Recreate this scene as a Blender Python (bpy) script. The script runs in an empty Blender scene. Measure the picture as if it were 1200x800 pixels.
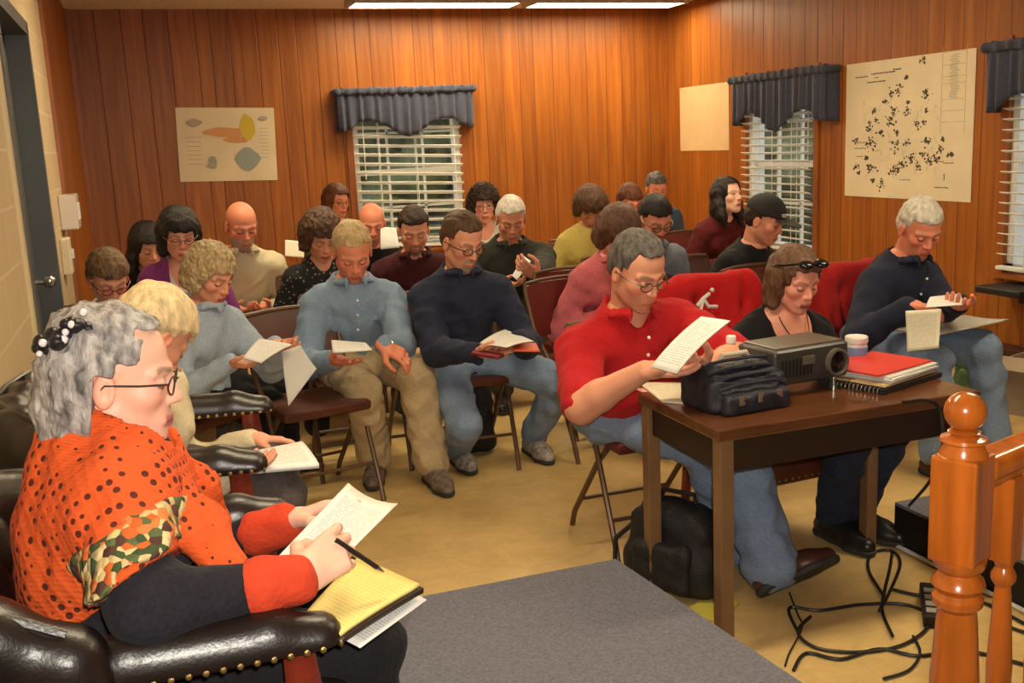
import bpy, bmesh, math, random
import numpy as np
from mathutils import Vector, Matrix
random.seed(7); rng = np.random.default_rng(7)
C = bpy.context.scene.collection
PI = math.pi
V3 = lambda *a: np.array(a, float)
def nz(v):
    v = np.asarray(v, float); return v / (np.linalg.norm(v) + 1e-12)

# ------------------------------------------------------------------ camera
H = 1.55
FPX = 1200.0
_d1 = nz(V3(165-600, 400-185, FPX))
_up = -V3(283, -6120, FPX); _up = nz(_up - _up.dot(_d1)*_d1)
_rt = np.cross(_up, _d1); _rt = _rt if _rt[0] > 0 else -_rt
RW = np.array([_rt, _d1, _up])          # rows: world x, y, z seen in camera (right, up, forward)
def ray(x, y): return RW @ V3(x-600, 400-y, FPX)
def gz(x, y, z):                         # the place at height z seen at (x, y)
    d = ray(x, y); return d*((z-H)/d[2]) + V3(0, 0, H)
def gd(x, y, dist):                      # the place at a ground distance
    d = ray(x, y); return d*(dist/math.hypot(d[0], d[1])) + V3(0, 0, H)
def gY(x, y, Y):
    d = ray(x, y); return d*(Y/d[1]) + V3(0, 0, H)
def gX(x, y, X):
    d = ray(x, y); return d*(X/d[0]) + V3(0, 0, H)

cam = bpy.data.cameras.new('camera'); cam.lens = 36.0; cam.sensor_width = 36.0; cam.clip_start = 0.05
co = bpy.data.objects.new('camera', cam); C.objects.link(co)
cr, cu, cf = RW[:, 0], RW[:, 1], RW[:, 2]
M = Matrix(((cr[0], cu[0], -cf[0], 0), (cr[1], cu[1], -cf[1], 0), (cr[2], cu[2], -cf[2], H), (0, 0, 0, 1)))
co.matrix_world = M
bpy.context.scene.camera = co

# ------------------------------------------------------------------ materials
def s2l(c):
    return tuple((x/12.92 if x <= .04045 else ((x+.055)/1.055)**2.4) for x in c)
def hexc(h):
    return s2l(tuple(int(h[i:i+2], 16)/255 for i in (0, 2, 4)))
_mats = {}
def _new(name):
    m = bpy.data.materials.new(name); m.use_nodes = True
    nt = m.node_tree; b = nt.nodes['Principled BSDF']; return m, nt, b
def mat(name, col, rough=.5, metal=0., spec=.5, bump=0., bscale=60., var=0., vscale=8., coat=0., stretch=None, sheen=0., trans=0., emit=None, estr=0.):
    """plain procedural surface: slight colour variation and grain"""
    if name in _mats: return _mats[name]
    m, nt, b = _new(name); N = nt.nodes; L = nt.links
    if isinstance(col, str): col = hexc(col)
    b.inputs['Base Color'].default_value = (*col, 1)
    b.inputs['Roughness'].default_value = rough; b.inputs['Metallic'].default_value = metal
    b.inputs['Specular IOR Level'].default_value = spec
    b.inputs['Coat Weight'].default_value = coat
    b.inputs['Sheen Weight'].default_value = sheen
    b.inputs['Transmission Weight'].default_value = trans
    if emit:
        b.inputs['Emission Color'].default_value = (*emit, 1); b.inputs['Emission Strength'].default_value = estr
    tc = N.new('ShaderNodeTexCoord'); mp = N.new('ShaderNodeMapping'); L.new(tc.outputs['Object'], mp.inputs[0])
    if stretch: mp.inputs['Scale'].default_value = stretch
    if var > 0:
        n = N.new('ShaderNodeTexNoise'); n.inputs['Scale'].default_value = vscale; n.inputs['Detail'].default_value = 5
        L.new(mp.outputs[0], n.inputs[0])
        r = N.new('ShaderNodeMapRange'); r.inputs['From Min'].default_value = .3; r.inputs['From Max'].default_value = .7
        r.inputs['To Min'].default_value = 1-var; r.inputs['To Max'].default_value = 1+var
        L.new(n.outputs[0], r.inputs[0])
        mx = N.new('ShaderNodeMix'); mx.data_type = 'RGBA'; mx.blend_type = 'MULTIPLY'; mx.inputs['Factor'].default_value = 1
        mx.inputs['A'].default_value = (*col, 1); L.new(r.outputs[0], mx.inputs['B']); L.new(mx.outputs['Result'], b.inputs['Base Color'])
    if bump > 0:
        n = N.new('ShaderNodeTexNoise'); n.inputs['Scale'].default_value = bscale; n.inputs['Detail'].default_value = 6
        L.new(mp.outputs[0], n.inputs[0])
        bp = N.new('ShaderNodeBump'); bp.inputs['Strength'].default_value = bump; bp.inputs['Distance'].default_value = .01
        L.new(n.outputs[0], bp.inputs['Height']); L.new(bp.outputs[0], b.inputs['Normal'])
    _mats[name] = m; return m
def cloth(name, col, var=.18, rough=.9, bump=.35, bscale=90., sheen=.03):
    return mat('cloth_'+name, col, rough, bump=bump, bscale=bscale, var=var, vscale=140., sheen=sheen, spec=.25)
def hairmat(name, col, var=.45):
    return mat('hair_'+name, col, .55, bump=.6, bscale=140., var=var, vscale=60., stretch=(1, 1, .35), spec=.4)

# ------------------------------------------------------------------ object helpers
def finish(name, me, m=None, parent=None, smooth=True):
    o = bpy.data.objects.new(name, me); C.objects.link(o)
    if m is not None:
        if isinstance(m, (list, tuple)):
            for q in m: me.materials.append(q)
        else: me.materials.append(m)
    if smooth: me.polygons.foreach_set('use_smooth', [True]*len(me.polygons))
    if parent is not None:
        o.parent = parent
    return o
def tag(o, label=None, cat=None, group=None, kind=None):
    if label: o['label'] = label
    if cat: o['category'] = cat
    if group: o['group'] = group
    if kind: o['kind'] = kind
    return o
def empty(name, loc=(0, 0, 0), rz=0., label=None, cat=None, group=None):
    o = bpy.data.objects.new(name, None); C.objects.link(o); o.location = loc; o.rotation_euler = (0, 0, rz)
    o.empty_display_size = .1
    return tag(o, label, cat, group)
class MB:
    """collects simple shapes in one bmesh"""
    def __init__(s): s.b = bmesh.new()
    def box(s, c, d, rot=None, bev=0., seg=2):
        r = bmesh.ops.create_cube(s.b, size=1)
        vs = r['verts']
        for v in vs: v.co = Vector((v.co.x*d[0], v.co.y*d[1], v.co.z*d[2]))
        if bev > 0:
            es = list({e for v in vs for e in v.link_edges})
            rb = bmesh.ops.bevel(s.b, geom=es, offset=bev, segments=seg, profile=.6, affect='EDGES')
            vs = list({v for f in rb['faces'] for v in f.verts} | {v for v in vs if v.is_valid})
        mt = Matrix.Translation(Vector(c))
        if rot is not None: mt = mt @ rot.to_4x4()
        bmesh.ops.transform(s.b, matrix=mt, verts=vs); return s
    def bar(s, a, b, w, h=None, bev=0.):
        a, b = Vector(a), Vector(b); d = b-a; q = d.to_track_quat('Z', 'Y').to_matrix()
        return s.box((a+b)/2, (w, h or w, d.length), q, bev)
    def cyl(s, a, b, r1, r2=None, n=16, cap=True):
        a, b = Vector(a), Vector(b); d = b-a
        q = d.to_track_quat('Z', 'Y').to_matrix().to_4x4()
        bmesh.ops.create_cone(s.b, cap_ends=cap, segments=n, radius1=r1, radius2=r1 if r2 is None else r2, depth=d.length, matrix=Matrix.Translation((a+b)/2) @ q); return s
    def tube(s, pts, r, n=8, close=False, flat=1.):
        pts = [Vector(p) for p in pts]; rings = []; m = len(pts)
        up = Vector((0, 0, 1)); prev = None
        for i, p in enumerate(pts):
            if close: d = pts[(i+1) % m]-pts[i-1]
            else: d = pts[min(i+1, m-1)]-pts[max(i-1, 0)]
            d.normalize()
            if prev is None: 
                x = d.cross(up)
                if x.length < 1e-3: x = d.cross(Vector((1, 0, 0)))
            else: x = prev - d*prev.dot(d)
            x.normalize(); prev = x; y = d.cross(x)
            rr = r[i] if hasattr(r, '__len__') else r
            rings.append([s.b.verts.new(p + x*math.cos(2*PI*k/n)*rr + y*math.sin(2*PI*k/n)*rr*flat) for k in range(n)])
        for i in range(m if close else m-1):
            A, B = rings[i], rings[(i+1) % m]
            for k in range(n): s.b.faces.new((A[k], A[(k+1) % n], B[(k+1) % n], B[k]))
        if not close:
            s.b.faces.new(rings[0][::-1]); s.b.faces.new(rings[-1])
        return s
    def lathe(s, c, prof, n=24, axis=None):
        c = Vector(c); rings = []
        q = Matrix.Identity(3) if axis is None else Vector(axis).to_track_quat('Z', 'Y').to_matrix()
        for r, z in prof:
            rings.append([s.b.verts.new(c + q @ Vector((math.cos(2*PI*k/n)*max(r, 1e-4), math.sin(2*PI*k/n)*max(r, 1e-4), z))) for k in range(n)])
        for A, B in zip(rings, rings[1:]):
            for k in range(n): s.b.faces.new((A[k], A[(k+1) % n], B[(k+1) % n], B[k]))
        s.b.faces.new(rings[0][::-1]); s.b.faces.new(rings[-1]); return s
    def poly(s, pts, thick=0., nrm=None):
        """flat polygon, given thickness along its normal"""
        vs = [s.b.verts.new(Vector(p)) for p in pts]; f = s.b.faces.new(vs); f.normal_update()
        if thick:
            n = f.normal.copy() if nrm is None else Vector(nrm)
            r = bmesh.ops.extrude_face_region(s.b, geom=[f])
            for v in r['geom']:
                if isinstance(v, bmesh.types.BMVert): v.co += n*thick
            bmesh.ops.recalc_face_normals(s.b, faces=s.b.faces)
        return s
    def sph(s, c, r, sc=(1, 1, 1), n=16, rot=None):
        m = Matrix.Translation(Vector(c)) @ (rot.to_4x4() if rot is not None else Matrix.Identity(4)) @ Matrix.Diagonal((r*sc[0], r*sc[1], r*sc[2], 1))
        bmesh.ops.create_uvsphere(s.b, u_segments=n, v_segments=max(6, n//2+2), radius=1, matrix=m); return s
    def build(s, name, m, parent=None, smooth=False, angle=35):
        me = bpy.data.meshes.new(name); bmesh.ops.recalc_face_normals(s.b, faces=s.b.faces); s.b.to_mesh(me); s.b.free()
        o = finish(name, me, m, parent, smooth=False)
        if smooth:
            me.polygons.foreach_set('use_smooth', [True]*len(me.polygons))
            try: me.set_sharp_from_angle(angle=math.radians(angle))
            except Exception: pass
        return o
def copy_tree(o, parent=None):
    c = o.copy(); C.objects.link(c)
    if parent is not None: c.parent = parent
    for ch in list(o.children): copy_tree(ch, c)
    return c
# ------------------------------------------------------------------ implicit surfaces (bodies, clothes, hair)
def smin(a, b, k):
    h = np.clip(.5+.5*(b-a)/k, 0, 1); return b+(a-b)*h - k*h*(1-h)
class Field:
    def __init__(s): s.p = []
    def cone(s, a, b, ra, rb=None, k=.02):
        s.p.append(('c', np.asarray(a, float), np.asarray(b, float), ra, ra if rb is None else rb, k)); return s
    def chain(s, pts, rs, k=.02):
        for i in range(len(pts)-1): s.cone(pts[i], pts[i+1], rs[i], rs[i+1], k)
        return s
    def box(s, c, hb, r=.01, F=None, k=.02):
        s.p.append(('b', np.asarray(c, float), np.asarray(hb, float), np.eye(3) if F is None else np.asarray(F, float), r, k)); return s
    def ell(s, c, r, F=None, k=.02, sub=False):
        s.p.append(('s' if sub else 'e', np.asarray(c, float), np.asarray(r, float), np.eye(3) if F is None else np.asarray(F, float), k)); return s
    def grow(s, t):
        f = Field()
        for q in s.p:
            if q[0] == 'c': f.p.append(('c', q[1], q[2], q[3]+t, q[4]+t, q[5]))
            else: f.p.append((q[0], q[1], q[2]+t, *q[3:]))
        return f
    def bounds(s):
        lo = np.full(3, 1e9); hi = -lo
        for q in s.p:
            if q[0] == 'c':
                r = max(q[3], q[4]); lo = np.minimum(lo, np.minimum(q[1], q[2])-r); hi = np.maximum(hi, np.maximum(q[1], q[2])+r)
            elif q[0] in 'eb':
                r = np.abs(q[3].T) @ q[2]; lo = np.minimum(lo, q[1]-r); hi = np.maximum(hi, q[1]+r)
        return lo, hi
    def eval(s, xs, ys, zs):
        D = np.full((len(xs), len(ys), len(zs)), .3)
        for q in s.p:
            k = q[-1]
            if q[0] == 'c':
                r = max(q[3], q[4]); lo = np.minimum(q[1], q[2])-r; hi = np.maximum(q[1], q[2])+r
            else:
                r = np.abs(q[3].T) @ q[2]; lo = q[1]-r; hi = q[1]+r
            pad = .03+k
            i0, i1 = np.searchsorted(xs, lo[0]-pad), np.searchsorted(xs, hi[0]+pad)
            j0, j1 = np.searchsorted(ys, lo[1]-pad), np.searchsorted(ys, hi[1]+pad)
            k0, k1 = np.searchsorted(zs, lo[2]-pad), np.searchsorted(zs, hi[2]+pad)
            if i1 <= i0 or j1 <= j0 or k1 <= k0: continue
            X = xs[i0:i1, None, None]; Y = ys[None, j0:j1, None]; Z = zs[None, None, k0:k1]
            if q[0] == 'c':
                a, b, ra, rb = q[1:5]; ba = b-a; l2 = max(ba.dot(ba), 1e-9)
                px, py, pz = X-a[0], Y-a[1], Z-a[2]
                t = np.clip((px*ba[0]+py*ba[1]+pz*ba[2])/l2, 0, 1)
                d = np.sqrt((px-ba[0]*t)**2+(py-ba[1]*t)**2+(pz-ba[2]*t)**2) - (ra+(rb-ra)*t)
            elif q[0] == 'b':
                c, hb, F, rd = q[1:5]; px, py, pz = X-c[0], Y-c[1], Z-c[2]
                u = [np.abs(px*F[i, 0]+py*F[i, 1]+pz*F[i, 2])-hb[i]+rd for i in range(3)]
                d = np.sqrt(sum(np.maximum(a, 0)**2 for a in u))+np.minimum(np.maximum(np.maximum(u[0], u[1]), u[2]), 0)-rd
            else:
                c, rr, F = q[1:4]; px, py, pz = X-c[0], Y-c[1], Z-c[2]
                u = [(px*F[i, 0]+py*F[i, 1]+pz*F[i, 2]) for i in range(3)]
                k_0 = np.sqrt(sum((u[i]/rr[i])**2 for i in range(3)))
                k_1 = np.sqrt(sum((u[i]/rr[i]**2)**2 for i in range(3)))+1e-9
                d = k_0*(k_0-1)/k_1
            S = D[i0:i1, j0:j1, k0:k1]
            if q[0] == 's': D[i0:i1, j0:j1, k0:k1] = -smin(-S, d, k)
            else: D[i0:i1, j0:j1, k0:k1] = smin(S, d, k)
        return D
def nets(D, xs, ys, zs):
    """surface nets -> verts, quads"""
    ins = D < 0
    cs = np.zeros(tuple(n-1 for n in D.shape), int)
    cor = [(i, j, k) for i in (0, 1) for j in (0, 1) for k in (0, 1)]
    sl = lambda o: tuple(slice(o[a], D.shape[a]-1+o[a]) for a in range(3))
    for o in cor: cs += ins[sl(o)]
    act = (cs > 0) & (cs < 8)
    idx = np.argwhere(act)
    if len(idx) == 0: return np.zeros((0, 3)), np.zeros((0, 4), int)
    num = -np.ones(act.shape, int); num[act] = np.arange(len(idx))
    ax = (xs, ys, zs); pos = np.zeros((len(idx), 3)); cnt = np.zeros(len(idx))
    for a in cor:
        for dim in range(3):
            if a[dim]: continue
            b = list(a); b[dim] = 1
            ia = idx+np.array(a); ib = idx+np.array(b)
            da = D[ia[:, 0], ia[:, 1], ia[:, 2]]; db = D[ib[:, 0], ib[:, 1], ib[:, 2]]
            m = (da < 0) != (db < 0)
            t = np.where(m, da/np.where(m, da-db, 1), 0)
            for c in range(3):
                pa = ax[c][ia[:, c]]; pb = ax[c][ib[:, c]]
                pos[:, c] += np.where(m, pa+(pb-pa)*t, 0)
            cnt += m
    pos /= cnt[:, None]
    quads = []
    for dim in range(3):
        o1, o2 = [c for c in range(3) if c != dim]
        A = [slice(1, -1)]*3; A[dim] = slice(0, -1); B = list(A); B[dim] = slice(1, None)
        a, b = ins[tuple(A)], ins[tuple(B)]
        e = np.argwhere(a != b)
        if len(e) == 0: continue
        flip = a[e[:, 0], e[:, 1], e[:, 2]]
        base = e.copy(); base[:, o1] += 1; base[:, o2] += 1
        def cell(d1, d2):
            q = base.copy(); q[:, o1] -= d1; q[:, o2] -= d2; return num[q[:, 0], q[:, 1], q[:, 2]]
        q = np.stack([cell(1, 1), cell(0, 1), cell(0, 0), cell(1, 0)], 1)
        if dim == 1: flip = ~flip
        q[~flip] = q[~flip][:, ::-1]
        quads.append(q)
    return pos, np.concatenate(quads)
def grid(lo, hi, h): return [np.arange(lo[i]-2.5*h, hi[i]+3*h, h) for i in range(3)]
def wrinkle(seed, amp, wl):
    r = np.random.default_rng(seed); W = r.normal(size=(7, 3)); W /= np.linalg.norm(W, axis=1)[:, None]
    W *= (2*PI/wl)*r.uniform(.6, 1.9, 7)[:, None]; ph = r.uniform(0, 6.28, 7)
    def fn(X, Y, Z):
        s = 0
        for w, p in zip(W, ph): s = s+np.sin(w[0]*X+w[1]*Y+w[2]*Z+p+1.3*np.sin(.45*(w[1]*X+w[2]*Y+w[0]*Z)+p*2))
        return amp*s/3.
    return fn
def solid(f, h, noise=None, cut=None, lo=None, hi=None):
    b = f.bounds(); L = b[0]-.012 if lo is None else np.maximum(lo, b[0]-.012); U = b[1]+.012 if hi is None else np.minimum(hi, b[1]+.012)
    xs, ys, zs = grid(L, U, h)
    D = f.eval(xs, ys, zs); X, Y, Z = xs[:, None, None], ys[None, :, None], zs[None, None, :]
    if noise is not None: D = D+noise(X, Y, Z)
    if cut is not None:
        for c in (cut if isinstance(cut, (list, tuple)) else [cut]): D = np.maximum(D, c(X, Y, Z))
    # close at the box edge so every solid is watertight
    for a in range(3):
        for e in (0, -1):
            s = [slice(None)]*3; s[a] = e; D[tuple(s)] = np.maximum(D[tuple(s)], 1e-3)
    return nets(D, xs, ys, zs)
def mesh_np(name, v, q):
    me = bpy.data.meshes.new(name)
    me.vertices.add(len(v)); me.vertices.foreach_set('co', np.asarray(v, np.float32).ravel())
    me.loops.add(q.size); me.loops.foreach_set('vertex_index', q.astype(np.int32).ravel())
    me.polygons.add(len(q)); me.polygons.foreach_set('loop_start', np.arange(0, q.size, 4, dtype=np.int32))
    me.polygons.foreach_set('loop_total', np.full(len(q), 4, np.int32))
    me.update(calc_edges=True); return me
def sdf_obj(name, f, h, m, parent=None, noise=None, cut=None, origin=None, lo=None, hi=None):
    v, q = solid(f, h, noise, cut, lo, hi)
    if origin is not None: v = v-origin
    return finish(name, mesh_np(name, v, q), m, parent)
def plane_cut(p, n):       # keeps the side the normal points away from
    n = nz(n); c = float(np.dot(p, n)); return lambda X, Y, Z: n[0]*X+n[1]*Y+n[2]*Z-c
# ------------------------------------------------------------------ people
def skin_mat():
    if 'skin' in _mats: return _mats['skin']
    m, nt, b = _new('skin'); N = nt.nodes; L = nt.links
    a = N.new('ShaderNodeAttribute'); a.attribute_name = 'Col'
    L.new(a.outputs['Color'], b.inputs['Base Color'])
    b.inputs['Roughness'].default_value = .48; b.inputs['Specular IOR Level'].default_value = .4
    b.inputs['Subsurface Weight'].default_value = .08; b.inputs['Subsurface Radius'].default_value = (.012, .005, .003)
    b.inputs['Subsurface Scale'].default_value = .5
    n = N.new('ShaderNodeTexNoise'); n.inputs['Scale'].default_value = 160
    bp = N.new('ShaderNodeBump'); bp.inputs['Strength'].default_value = .12; bp.inputs['Distance'].default_value = .004
    L.new(n.outputs[0], bp.inputs['Height']); L.new(bp.outputs[0], b.inputs['Normal'])
    _mats['skin'] = m; return m
def ik(a, c, la, lb, pole):
    a, c = np.asarray(a, float), np.asarray(c, float); d = c-a; L = np.linalg.norm(d)
    if L > (la+lb)*.995:                       # stretch a little rather than miss the target
        s = L/((la+lb)*.995); la, lb = la*s, lb*s
    if L < abs(la-lb)+.02: L = abs(la-lb)+.02
    u = d/np.linalg.norm(d); x = (la*la-lb*lb+L*L)/(2*L); h = math.sqrt(max(la*la-x*x, 0))
    p = np.asarray(pole, float); p = nz(p-u*p.dot(u)); return a+u*x+p*h
def rotv(v, axis, ang):
    return np.array(Matrix.Rotation(ang, 3, Vector(axis)) @ Vector(v))
def head_field(hc, F, hs, sex, eye_out=True):
    f = Field(); q = lambda a, b, c: hc + hs*(F[0]*a+F[1]*b+F[2]*c); r = lambda *v: np.array(v)*hs
    w = .95 if sex == 'w' else 1.
    f.ell(q(-.012, 0, .038), r(.096, .076, .087), F, .01*hs)
    f.ell(q(.030, 0, -.030), r(.058, .060*w, .076), F, .03*hs)
    for s in (1, -1):
        f.cone(q(.0, s*.045*w, -.055), q(.060, s*.013, -.094), .024*hs, .017*hs, .025*hs)
        f.ell(q(.054, s*.038*w, -.018), r(.025, .025, .022), F, .018*hs)
    f.ell(q(.075, 0, -.096), r(.016, .018*w, .016), F, .015*hs)
    f.ell(q(.076, 0, -.060), r(.018, .030, .030), F, .016*hs)
    for s in (1, -1): f.cone(q(.083, s*.010, .025), q(.066, s*.048, .023), .0095*hs, .008*hs, .012*hs)
    for s in (1, -1): f.ell(q(.101, s*.031, .006), r(.018, .018, .014), F, .012*hs, sub=True)
    for s in (1, -1): f.ell(q(.0745, s*.031, .004), r(.0125, .0135, .0115), F, .004*hs)
    f.cone(q(.086, 0, .014), q(.1045, 0, -.026), .0072*hs, .0098*hs, .010*hs)
    for s in (1, -1): f.ell(q(.0945, s*.0105, -.029), r(.0095, .0078, .0078), F, .006*hs)
    for s in (1, -1):
        f.cone(q(.0935, s*.004, -.0605), q(.084, s*.024, -.064), .0062*hs, .004*hs, .005*hs)
        f.cone(q(.0920, s*.004, -.0715), q(.084, s*.022, -.066), .0072*hs, .004*hs, .005*hs)
        f.ell(q(-.006, s*.079, -.006), r(.019, .009, .031), F, .008*hs)
        f.ell(q(-.002, s*.088, -.004), r(.010, .006, .018), F, .004*hs, sub=True)
    return f
def face_colors(v, hc, F, hs, sp, base):
    """natural colouring of a face: lips, brows, lashes, beard; shade of the mouth groove painted in"""
    d = (v-hc)/hs; a, b, c = d@F[0], d@F[1], d@F[2]; ab = np.abs(b)
    col = np.tile(base, (len(v), 1)); head = (np.linalg.norm(d, axis=1) < .16) & (c > -.118)
    def put(w, cc):
        w = np.clip(w, 0, 1)[:, None]*head[:, None]; col[:] = col*(1-w)+np.array(cc)*w
    ss = lambda e0, e1, x: np.clip((x-e0)/(e1-e0), 0, 1)
    put(.45*np.exp(-((ab-.042)**2+(c+.025)**2)/.0004)*(a > .02), base*np.array([1.05, .62, .55]))
    put(.4*np.exp(-(b**2+(c+.028)**2)/.00012)*(a > .08), base*np.array([1.05, .62, .55]))
    put(.3*(ab > .07)*(c < .03)*(c > -.05), base*np.array([1.05, .65, .55]))
    if sp.get('beard') is not None:
        bc, ext = sp['beard'], sp.get('bext', 'full')
        w = (a > .0)*ss(-.036, -.05, c)
        if ext == 'goatee': w = w*ss(.036, .028, ab)*(a > .05)
        put(.9*w, bc)
    if sp.get('stubble'):
        put(.35*(a > .0)*ss(-.03, -.05, c), base*.45)
    man = sp.get('sex', 'm') == 'm'; lip = np.array(sp.get('lip', base*(np.array([.86, .60, .56]) if man else np.array([.8, .42, .40]))))
    put(1.*(a > .07)*ss(.026, .020, ab)*ss(.0125, .0085, np.abs(c+.066)), lip)
    put((.5 if man else .7)*(a > .07)*ss(.024, .020, ab)*ss(.0032, .0016, np.abs(c+.066)), lip*.25)  # shade in the groove between the lips, painted as a dark line
    bw = np.array(sp.get('brow', (.05, .03, .02)))
    cb = .0265+.0045*np.exp(-((ab-.034)/.014)**2)-.001
    put(.6*(a > .05)*ss(.008, .012, ab)*ss(.052, .046, ab)*ss(.0062, .0035, np.abs(c-cb)), bw)
    if sp.get('eyes', 'down') == 'open':
        e = ((ab-.031)/.0125)**2+((c-.005)/.0062)**2
        put((a > .06)*ss(1.1, .8, e), (.62, .58, .52)); put((a > .06)*ss(.0066, .005, np.hypot(ab-.031, c-.005)), (.03, .02, .015))
        put((a > .06)*ss(.0155, .0135, np.abs(ab-.031))*ss(.0034, .0016, np.abs(c-.0115+30*(ab-.031)**2)), bw*.5)
    else:
        put(.85*(a > .055)*ss(.0165, .0135, np.abs(ab-.031))*ss(.0044, .0022, np.abs(c+.0032-28*(ab-.031)**2)), (.035, .02, .015))
        put(.18*(a > .055)*np.exp(-((ab-.031)/.016)**2-((c-.006)/.010)**2), base*np.array([.75, .5, .5]))
    return col
def hand_field(w, d, n, right, curl=.5, s=1., spread=1., tcurl=.4):
    """palm, four fingers and a thumb; d points to the fingers, n out of the palm"""
    d = nz(d); n = nz(np.asarray(n, float)-d*np.dot(n, d)); t = np.cross(d, n)*(1 if right else -1); f = Field()
    off = (.030, .010, -.010, -.029); lens = (.070, .079, .073, .057)
    kn = [w+s*(d*(.088-.004*abs(i-1)-.004*(i == 3))+t*o*(.9+.1*spread)) for i, o in enumerate(off)]
    for i in range(4):
        f.cone(w+s*t*off[i]*.62, kn[i], .0135*s, .0118*s, .012*s)
    f.cone(w-d*.010*s, w+d*.02*s, .0235*s, .024*s, .02*s)
    cl = curl if hasattr(curl, '__len__') else (curl*.8, curl, curl*1.08, curl*1.15)
    for i in range(4):
        p = kn[i]; dd = nz(d+t*(off[i]*spread*4.5))
        axis = nz(np.cross(dd, n)); ang = 0.; r = (.0095, .0097, .0092, .0082)[i]
        for seg, (fr, kk) in enumerate(((.46, .75), (.30, 1.1), (.24, .8))):
            ang += cl[i]*kk; q = p+s*lens[i]*fr*rotv(dd, axis, ang)
            f.cone(p, q, r*s*(1-.06*seg), r*s*(.94-.07*seg), .0035*s); p = q
    p0 = w+s*(d*.018+t*.022+n*.006); p1 = p0+s*.044*nz(d*.62+t*.72+n*(.35+.3*tcurl))
    p2 = p1+s*.030*nz(d*.9+t*(.35-.5*tcurl)+n*(.2+.5*tcurl)); p3 = p2+s*.024*nz(d*.95+t*(.15-.8*tcurl)+n*(.2+.6*tcurl))
    f.cone(p0, p1, .0165*s, .0125*s, .010*s); f.cone(p1, p2, .0112*s, .0100*s, .004*s); f.cone(p2, p3, .0100*s, .0080*s, .003*s)
    return f
SK = dict(pale=s2l((.93, .72, .62)), pink=s2l((.90, .62, .52)), tan=s2l((.86, .60, .48)), brown=s2l((.80, .54, .42)), ruddy=s2l((.88, .55, .43)))
def hair_obj(sp, body, hc, F, hs, h, org):
    kind = sp.get('hair', 'short')
    if kind == 'none': return
    q = lambda a, b, c: hc + hs*(F[0]*a+F[1]*b+F[2]*c); r = lambda *v: np.array(v)*hs
    f = Field(); vol = sp.get('vol', 0.); fr = sp.get('fringe', .062); boxes = []; amp = sp.get('hamp', .0026); wl = sp.get('hwl', .06)
    if kind in ('short', 'fringe'):
        f.ell(q(-.016, 0, .043), r(.1015+vol, .0835+vol, .0915+vol), F, .02)
        f.ell(q(-.045, 0, .0), r(.066+vol, .076+vol*.6, .062), F, .03)
        boxes += [(.034, .2, .2, fr), (-.018, .3, .2, .012), (-.3, .3, .2, -.052)]   # a0, bw, -, top
        boxes += [(.012, .3, .2, .036)]
        if kind == 'fringe': boxes.append(('top', sp.get('bald', .055)))
    elif kind == 'bob':
        ln = sp.get('len', .10)
        f.ell(q(-.016, 0, .045), r(.106+vol, .090+vol, .092+vol), F, .02)
        f.ell(q(-.050, 0, -.02), r(.068+vol, .084+vol, .085+ln*.3), F, .04)
        for s in (1, -1):
            f.cone(q(-.012, s*(.074+vol*.7), .02), q(-.002, s*(.076+vol*.8), -ln+.03), (.030+vol*.3)*hs, (.026+vol*.3)*hs, .03)
            f.cone(q(-.05, s*(.058+vol*.7), .02), q(-.052, s*(.060+vol*.8), -ln+.02), (.034+vol*.3)*hs, (.03+vol*.3)*hs, .03)
        boxes += [(.030, .058, .2, fr), (.052, .3, .2, fr-.02), (-.3, .3, .2, -ln)]
        if sp.get('earback'): boxes += [(-.024, .3, .2, .022), (.010, .3, .2, .045), (.045, .3, .2, .075)]
    elif kind == 'long':
        f.ell(q(-.016, 0, .045), r(.106+vol, .088+vol, .091+vol), F, .02)
        for s in (1, -1):
            f.chain([q(-.01, s*.070, .03), q(.0, s*(.080+vol), -.06), q(.01, s*(.082+vol), -.12), q(.022, s*.080, -.185)], [.030*hs, .030*hs, .032*hs, .018*hs], .03)
            f.chain([q(-.06, s*.05, .02), q(-.065, s*.06, -.08), q(-.055, s*.062, -.17)], [.042*hs, .040*hs, .028*hs], .03)
        boxes += [(.030, .056, .2, fr), (.060, .3, .2, fr-.03)]
    for e in sp.get('hextra', ()): f.ell(q(*e[:3]), r(*e[3:6]), F, .03)
    def cut(X, Y, Z):
        a = ((X-hc[0])*F[0][0]+(Y-hc[1])*F[0][1]+(Z-hc[2])*F[0][2])/hs
        b = ((X-hc[0])*F[1][0]+(Y-hc[1])*F[1][1]+(Z-hc[2])*F[1][2])/hs
        c = ((X-hc[0])*F[2][0]+(Y-hc[1])*F[2][1]+(Z-hc[2])*F[2][2])/hs
        wob = .0025*np.sin(b*130+2)+.002*np.sin(a*170+b*90)
        D = np.full(a.shape, -9.)
        for bx in boxes:
            if bx[0] == 'top': d = np.minimum(c-(bx[1]-.035*np.clip((-a-.02)/.08, 0, 1)+wob), 9)
            else: d = np.minimum(np.minimum(a-bx[0]-wob, bx[1]-np.abs(b)), bx[3]+wob-c)
            D = np.maximum(D, d)
        return D*hs
    nz_ = wrinkle(sp.get('seed', 1)+77, amp*hs, wl*hs)
    if sp.get('curl'):
        n2 = wrinkle(sp.get('seed', 1)+78, sp['curl']*hs, .022*hs); n1 = nz_; nz_ = lambda X, Y, Z: n1(X, Y, Z)+n2(X, Y, Z)
    return sdf_obj('hair', f, h, sp['hairm'], body, noise=nz_, cut=cut, origin=org)
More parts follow.
